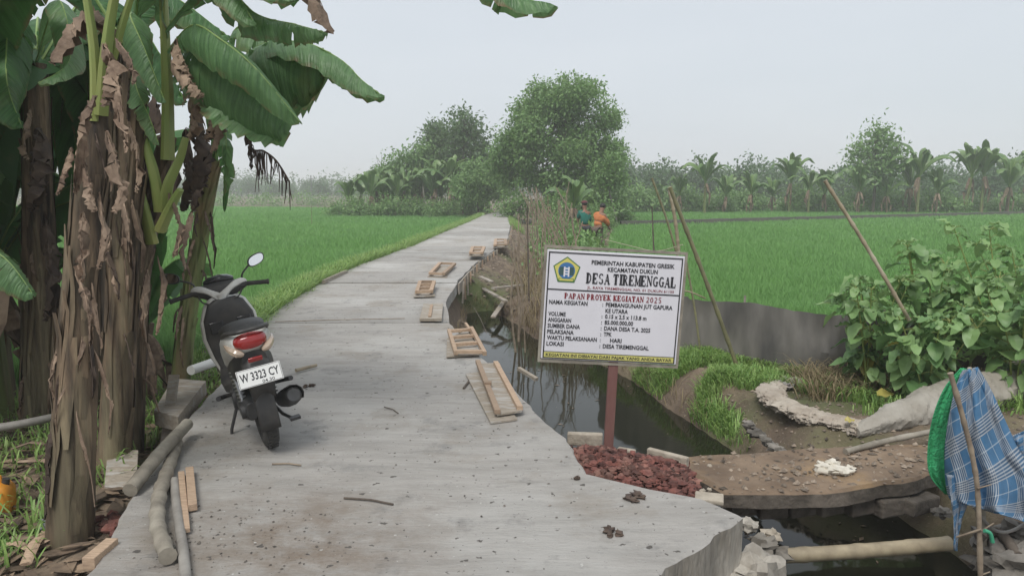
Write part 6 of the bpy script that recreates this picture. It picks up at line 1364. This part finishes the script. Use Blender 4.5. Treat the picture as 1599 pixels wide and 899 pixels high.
# ================================================================== BIG-LEAVED SHRUBS
def heart_leaf(m, p, d, L, Wd, nrm, mi=0, fold=.35):
    d = d.normalized(); s_ = d.cross(nrm).normalized(); nn = s_.cross(d); tn = rnd(0, 1)
    prof = ((0, .0), (.06, .55), (.2, .92), (.4, 1), (.62, .82), (.82, .45), (1, 0)); ctrv = []; lft = []; rgt = []
    for f, w in prof:
        c = p + d * L * f - nn * L * (.22 * f * f); o_ = nn * (w * Wd * fold * .5) + nn * .012 * math.sin(f * 20)
        ctrv.append(c); lft.append(c + s_ * w * Wd * .5 + o_ - d * (.05 * L * (f < .1))); rgt.append(c - s_ * w * Wd * .5 + o_ - d * (.05 * L * (f < .1)))
    m.rings([[a, b_, c] for a, b_, c in zip(lft, ctrv, rgt)], mi, close=False, caps=False, tint=tn)
def leafy_shrub(label, base, h, ns, spread, seed, lmin=.07, lmax=.235, group=None):
    random.seed(seed); t = thing('big_leaved_shrub', label, 'shrub', base, 0, group); b0 = Vector(base); count = 0
    for k in range(ns):
        a = 2 * PI * k / ns + rnd(-.5, .5); r = spread * rnd(.3, 1); hh = h * rnd(.65, 1.05); tip = b0 + Vector((math.cos(a) * r, math.sin(a) * r * .8, hh))
        c = spline([b0 + Vector((rnd(-.06, .06), rnd(-.06, .06), -.1)), b0.lerp(tip, .5) + Vector((0, 0, .08)), tip], 12); m = MB(); m.tube(c, [.012 * (1 - .06 * i) for i in range(12)], 6); m.build('stem', M['petiole'], t)
        m = MB(); yl = MB()
        for i in range(3, 12):
            for q in range(random.choice((2, 3, 3)) if i < 11 else 8):
                al = rnd(0, 2 * PI); el = rnd(-.1, .5) if i < 10 else rnd(.1, .9); dv = Vector((math.cos(al) * math.cos(el), math.sin(al) * math.cos(el), math.sin(el)))
                L = rnd(lmin, lmax) * (1 if i < 10 else .7); pl_ = L * rnd(.3, .7); p1 = c[i] + dv * pl_; m.tube([c[i], c[i] + dv * pl_ * .6 + Vector((0, 0, .01)), p1], [.0035, .003, .002], 4, 1)
                dr = (dv * .8 + Vector((0, 0, -rnd(.1, 1.0)))).normalized(); nrm = Vector((rnd(-.3, .3), rnd(-.3, .3), 1))
                if rnd(0, 1) < .02 and i < 8: heart_leaf(yl, p1, dr, L, L * .7, nrm)
                else: heart_leaf(m, p1, dr, L, L * rnd(.62, .8), nrm)
        m.build('foliage', [M['shrub'], M['petiole']], t)
        if yl.v: yl.build('yellowed_leaves', M['yellowleaf'], t)
    return t
SH = (((3.65, 7.2, -.35), 1.15, 6, .45, 'big-leaved shrub at the left of the shrub bank, around the reddish pole'), ((4.3, 7.3, -.35), 1.35, 7, .5, 'full big-leaved shrub in the middle of the shrub bank'), ((5.1, 7.3, -.35), 1.6, 8, .55, 'tallest big-leaved shrub near the right edge'), ((4.75, 6.6, -.35), 1.15, 6, .45, 'big-leaved shrub behind the peak of the plaid cloth'),
      ((3.95, 6.7, -.35), .9, 6, .4, 'low front big-leaved shrub with drooping lower leaves'), ((5.5, 6.8, -.35), 1.6, 6, .5, 'big-leaved shrub cut by the right edge of the view'), ((5.7, 7.8, -.35), 1.7, 7, .55, 'big-leaved shrub at the back of the bank near the right edge'))
for i, (b0, h, ns, spd, lb) in enumerate(SH): leafy_shrub(lb, (b0[0] - .08, b0[1], b0[2]), h * 1.06, ns + 2, spd * 1.15, 200 + i)
random.seed(210)
for k, (px, py, lb) in enumerate(((1386, 617, 'pale yellow fallen leaf on the weeds under the shrubs'), (1335, 657, 'small yellow-green fallen leaf beside the grey sleeve'))):
    m = MB(); heart_leaf(m, P(px - 15, py, -.2), Vector((1, .3, .15)), .2 if k == 0 else .1, .11 if k == 0 else .06, Vector((0, -.5, 1))); tag(m.build('fallen_leaf', M['yellowleaf']), lb, 'leaf')
# ================================================================== LITTER ON THE PATH
random.seed(105)
for px, py, L, lb in ((955, 830, .09, 'dark curled dead leaf on the near slab'), (985, 776, .11, 'dark clump of dirt on the slab below the rubble'), (482, 602, .07, 'dark dead leaf on the slab right of the scooter wheel'), (900, 745, .03, 'small dark dirt lump at the slab edge beside the rubble')):
    m = MB(); q = P(px, py, .012)
    for k in range(5): m.blob(q + Vector((rnd(-L, L) * .5, rnd(-L, L) * .4, 0)), (L * .3, L * .2, .012), k + px, 0, .9, 8, 6, rot=rnd(0, 3))
    tag(m.build('dead_leaf', M['darkdead']), lb, 'leaf')
for a, b_, r, lb in (((537, 777), (614, 787), .006, 'long thin dark twig lying across the middle of the near slab'), ((425, 724), (470, 726), .005, 'short twig near the scooter rear wheel'), ((600, 635), (622, 645), .004, 'tiny twig on the path left of the long boards'), ((735, 588), (724, 606), .011, 'stubby stick beside the two long boards'), ((700, 511), (712, 560), .003, 'thin straw beside the ladder frame'), ((430, 502), (632, 497), .005, 'very long straight thin reed lying across the path behind the scooter'), ((740, 480), (760, 520), .004, 'thin reed at the path rim above the water')):
    A, B_ = P(*a, .008), P(*b_, .008); m = MB(); m.tube([A, A.lerp(B_, .5) + Vector((.01, .012, .003)), B_], r, 6); tag(m.build('twig', M['bark'] if r != .005 else M['twig']), lb, 'twig')
# ================================================================== WORKERS
def skin_body(name, joints, edges, mat, parent, sub=1):
    me = bpy.data.meshes.new(name); me.from_pydata([j[0] for j in joints], edges, []); me.materials.append(mat)
    o = bpy.data.objects.new(name, me); COL.objects.link(o); o.parent = parent
    sk = o.modifiers.new('skin', 'SKIN'); sk.use_smooth_shade = True
    if not me.skin_vertices: 
        bm_ = __import__('bmesh').new(); bm_.from_mesh(me); bm_.verts.layers.skin.verify(); bm_.to_mesh(me); bm_.free()
    for i, j in enumerate(joints):
        sv_ = me.skin_vertices[0].data[i]; r = j[1]; sv_.radius = r if isinstance(r, tuple) else (r, r); sv_.use_root = (i == 0)
    s_ = o.modifiers.new('sub', 'SUBSURF'); s_.levels = sub; s_.render_levels = sub
    return o
def worker(label, loc, rz, lean, arms, shirt, trous, hat):
    t = thing('person', label, 'person', loc, rz); c = math.cos(lean); s_ = math.sin(lean)   # leaning forward (+y)
    def U(x, y, h): return (x, y + h * s_, .86 + h * c)      # point above the hips
    J = [(U(0, 0, 0), (.13, .10)), (U(0, 0, .20), (.12, .09)), (U(0, 0, .42), (.15, .10)), (U(0, 0, .55), .055), (U(0, .02, .66), (.092, .105)), (U(0, .02, .76), (.085, .095))]
    E = [(0, 1), (1, 2), (2, 3), (3, 4), (4, 5)]
    for sd_ in (-1, 1):
        k = len(J); el = arms[0]; J += [(U(.18 * sd_, 0, .45), .052), ((U(.22 * sd_, 0, .45)[0], U(0, 0, .45)[1] + el[0] * .5, U(0, 0, .45)[2] - .26), .04), ((.17 * sd_, U(0, 0, .45)[1] + el[0], U(0, 0, .45)[2] - el[1]), .027)]
        E += [(2, k), (k, k + 1), (k + 1, k + 2)]; w = Vector(J[k + 2][0]); kk = len(J)
        J.append((tuple(w + Vector((0, .05, -.045))), (.036, .018))); E.append((k + 2, kk))
        for f in range(4): J.append((tuple(w + Vector((-.027 + .018 * f, .095 - .006 * abs(f - 1.5), -.10))), .009)); E.append((kk, len(J) - 1))
        J.append((tuple(w + Vector((-.045 * sd_, .07, -.05))), .010)); E.append((kk, len(J) - 1))
        h = len(J); J += [((.10 * sd_, 0, .80), .085), ((.12 * sd_, .04 * (1 + sd_), .46), .06), ((.13 * sd_, .0, .09), .042), ((.13 * sd_, .12, .035), (.042, .03))]; E += [(0, h), (h, h + 1), (h + 1, h + 2), (h + 2, h + 3)]
    skin_body('body', J, E, M['skin'], t)
    ks = [i for i in range(len(J))]
    S_ = [(J[0][0], (.18, .15)), (J[1][0], (.175, .15)), (J[2][0], (.205, .165)), (U(0, 0, .53), (.085, .085))]; E2 = [(0, 1), (1, 2), (2, 3)]
    for k in (6, 6 + 14):
        if k + 1 < len(J): n_ = len(S_); a_, b_ = Vector(J[k][0]), Vector(J[k + 1][0]); S_ += [(J[k][0], .095), (tuple(a_.lerp(b_, .8)), .075)]; E2 += [(2, n_), (n_, n_ + 1)]
    skin_body('shirt', S_, E2, M[shirt], t)
    Tj = [((0, 0, .86), (.15, .12))]; E3 = []
    for sd_ in (-1, 1): n_ = len(Tj); Tj += [((.10 * sd_, 0, .78), .105), ((.12 * sd_, .04 * (1 + sd_), .46), .08), ((.13 * sd_, 0, .14), .065)]; E3 += [(0, n_), (n_, n_ + 1), (n_ + 1, n_ + 2)]
    skin_body('trousers', Tj, E3, M[trous], t)
    hc = Vector(U(0, .02, .74)); m = MB(); m.blob(hc + Vector((0, -.01, .03)), (.105, .118, .09), 1, 0, .05, 14, 9); m.build('hair', M['hair'], t, local=True)
    m = MB(); m.blob(hc + Vector((0, .105, -.03)), (.016, .02, .022), 2, 0, .05, 8, 6)
    for sd_ in (-1, 1): m.blob(hc + Vector((.085 * sd_, .0, -.03)), (.012, .02, .03), 3, 0, .05, 8, 6)
    m.build('face_features', M['skin'], t, local=True)
    m = MB()
    for sd_ in (-1, 1): m.blob(hc + Vector((.032 * sd_, .095, -.01)), (.013, .008, .008), 2, 0, .05, 8, 6)
    m.build('eyes', M['ink'], t, local=True)
    if hat: m = MB(); m.blob(hc + Vector((0, 0, .06)), (.112, .125, .075), 4, 0, .04, 14, 9); m.box(hc + Vector((0, .13, .04)), (.13, .10, .01)); m.build('cap', M['hat'], t, local=True)
    return t
q = D(913, 388, 25.5); worker('person seen from behind in a teal green shirt and dark trousers beside the stakes', (q.x, 25.5, H(q.x, 25.5)), math.radians(12), .10, [(.22, .38)], 'shirtgreen', 'trousers', True)
q = D(932, 392, 24.8); worker('person bending forward in an orange shirt and brown trousers, right of the green-shirted one', (q.x, 24.8, H(q.x, 24.8)), math.radians(-40), .42, [(.25, .42)], 'shirtorange', 'trousersbrown', False)
# ================================================================== AIR
hz = MB(); hz.box((0, 285, 6.2), (960, 690, 15.6)); ho = hz.build('haze', None, smooth=False); ho.data.materials.clear()
hm = bpy.data.materials.new('haze_air'); hm.use_nodes = True; hn = hm.node_tree; hn.nodes.clear()
pv = hn.nodes.new('ShaderNodeVolumePrincipled'); pv.inputs['Color'].default_value = (1, 1, 1, 1); pv.inputs['Density'].default_value = .0021; pv.inputs['Anisotropy'].default_value = .0
oo = hn.nodes.new('ShaderNodeOutputMaterial'); hn.links.new(pv.outputs[0], oo.inputs['Volume']); ho.data.materials.append(hm); tag(ho, 'thin pale haze hanging over the paddies', 'haze', kind='stuff')

# ================================================================== GRIT: small lumps nobody could count
def grit(name, regions, label, mat, seed, smin=.004, smax=.016):
    g = np.random.default_rng(seed); Vs = []; 
    for poly, z, n in regions:
        poly = np.array(poly); mn, mx_ = poly.min(0), poly.max(0); x = mn[0] + (mx_[0] - mn[0]) * g.random(n); y = mn[1] + (mx_[1] - mn[1]) * g.random(n); k = sdf(x, y, poly) < 0; x, y = x[k], y[k]
        zz = height(x, y) if z is None else np.full(len(x), z); k = zz > -.78; x, y, zz = x[k], y[k], zz[k]; m = len(x)
        s_ = smin + (smax - smin) * g.random(m) ** 3; th = g.random(m) * 6.28; ex = .7 + .8 * g.random(m)
        q = [np.stack([x + np.cos(th + a) * s_ * (ex if i % 2 else 1 / ex), y + np.sin(th + a) * s_ * (ex if i % 2 else 1 / ex), zz + .2 * s_], 1) for i, a in enumerate((0, PI / 2, PI, 3 * PI / 2))]
        top = np.stack([x + s_ * .2, y, zz + s_ * (.6 + .5 * g.random(m))], 1); Vs.append(np.stack(q + [top], 1))
    V = np.concatenate(Vs); m = len(V); V = V.reshape(-1, 3); i = np.arange(m) * 5
    T = np.concatenate([np.stack([i + a, i + (a + 1) % 4, i + 4], 1) for a in range(4)]); tn = np.tile(g.random(m), 4)
    tag(np_mesh(name, V, T, M[mat], tn), label, 'grit', kind='stuff')
M['grit'] = simple('grit', (0.26, 0.21, 0.16), (0.12, 0.095, 0.075), 30, rough=0.95, tint=0.6)
M['gritdark'] = simple('dark_grit', (0.19, 0.165, 0.14), (0.09, 0.08, 0.068), 30, rough=0.95, tint=0.6)
brg = [(p[0], p[1]) for p in br]
soilp = [(2.2, 5.6), (2.9, 5.4), (4.5, 5.0), (7, 6), (6.5, 7.2), (3.4, 8.0), (2.2, 9.0)]
grit('grit', [(brg, -.235, 900), (soilp, None, 5200), ([(1.2, 3.0), (1.5, 3.4), (1.35, 4.2), (1.15, 4.0), (1.15, 3.4)], None, 300)], 'earth crumbs and pebbles on the footbridge and the soil behind it', 'grit', 1, .005, .03)
slabp = [(p.x, p.y) for p in (P(160, 880), P(240, 722), P(345, 600), P(420, 510), P(700, 510), P(880, 690), P(920, 745), P(1150, 806), P(1030, 885))]
grit('grit', [(slabp, .002, 420), ([(p.x, p.y) for p in (P(230, 890), P(300, 780), P(520, 800), P(560, 890))], .002, 330)], 'scattered dark crumbs of dirt on the near concrete slab', 'gritdark', 2, .002, .010)
grit('grit', [([(float(Rf(y)) + .05, y) for y in (12.5, 16, 20, 26, 34)] + [(float(Rf(y)) + 1.6, y) for y in (34, 26, 20, 16, 14)], None, 5200)], 'clods and rubble on the brown earth strip right of the path', 'grit', 3, .012, .06)

g = np.random.default_rng(17); Vs = []
m = 520; x = -1 + 4 * g.random(m); y = 3 + 11 * g.random(m); k = (sdf(x, y, WPOLY) < -.02) & (vnoise(x, y, .8, 9) > .45); x, y = x[k], y[k]; m = len(x)
th = g.random(m) * 6.28; L = .008 + .035 * g.random(m) ** 2; w = L * (.25 + .4 * g.random(m)); c_, s_ = np.cos(th), np.sin(th); z = np.full(m, -.775)
V = np.stack([np.stack([x - c_ * L, y - s_ * L, z], 1), np.stack([x + s_ * w, y - c_ * w, z + .002], 1), np.stack([x + c_ * L, y + s_ * L, z], 1), np.stack([x - s_ * w, y + c_ * w, z + .003], 1)], 1).reshape(-1, 3)
tag(np_mesh('floating_litter', V, np.arange(4 * m).reshape(m, 4), M['litter'], g.random(m)), 'small leaves and scum floating on the ditch water', 'litter', kind='stuff')
random.seed(120)
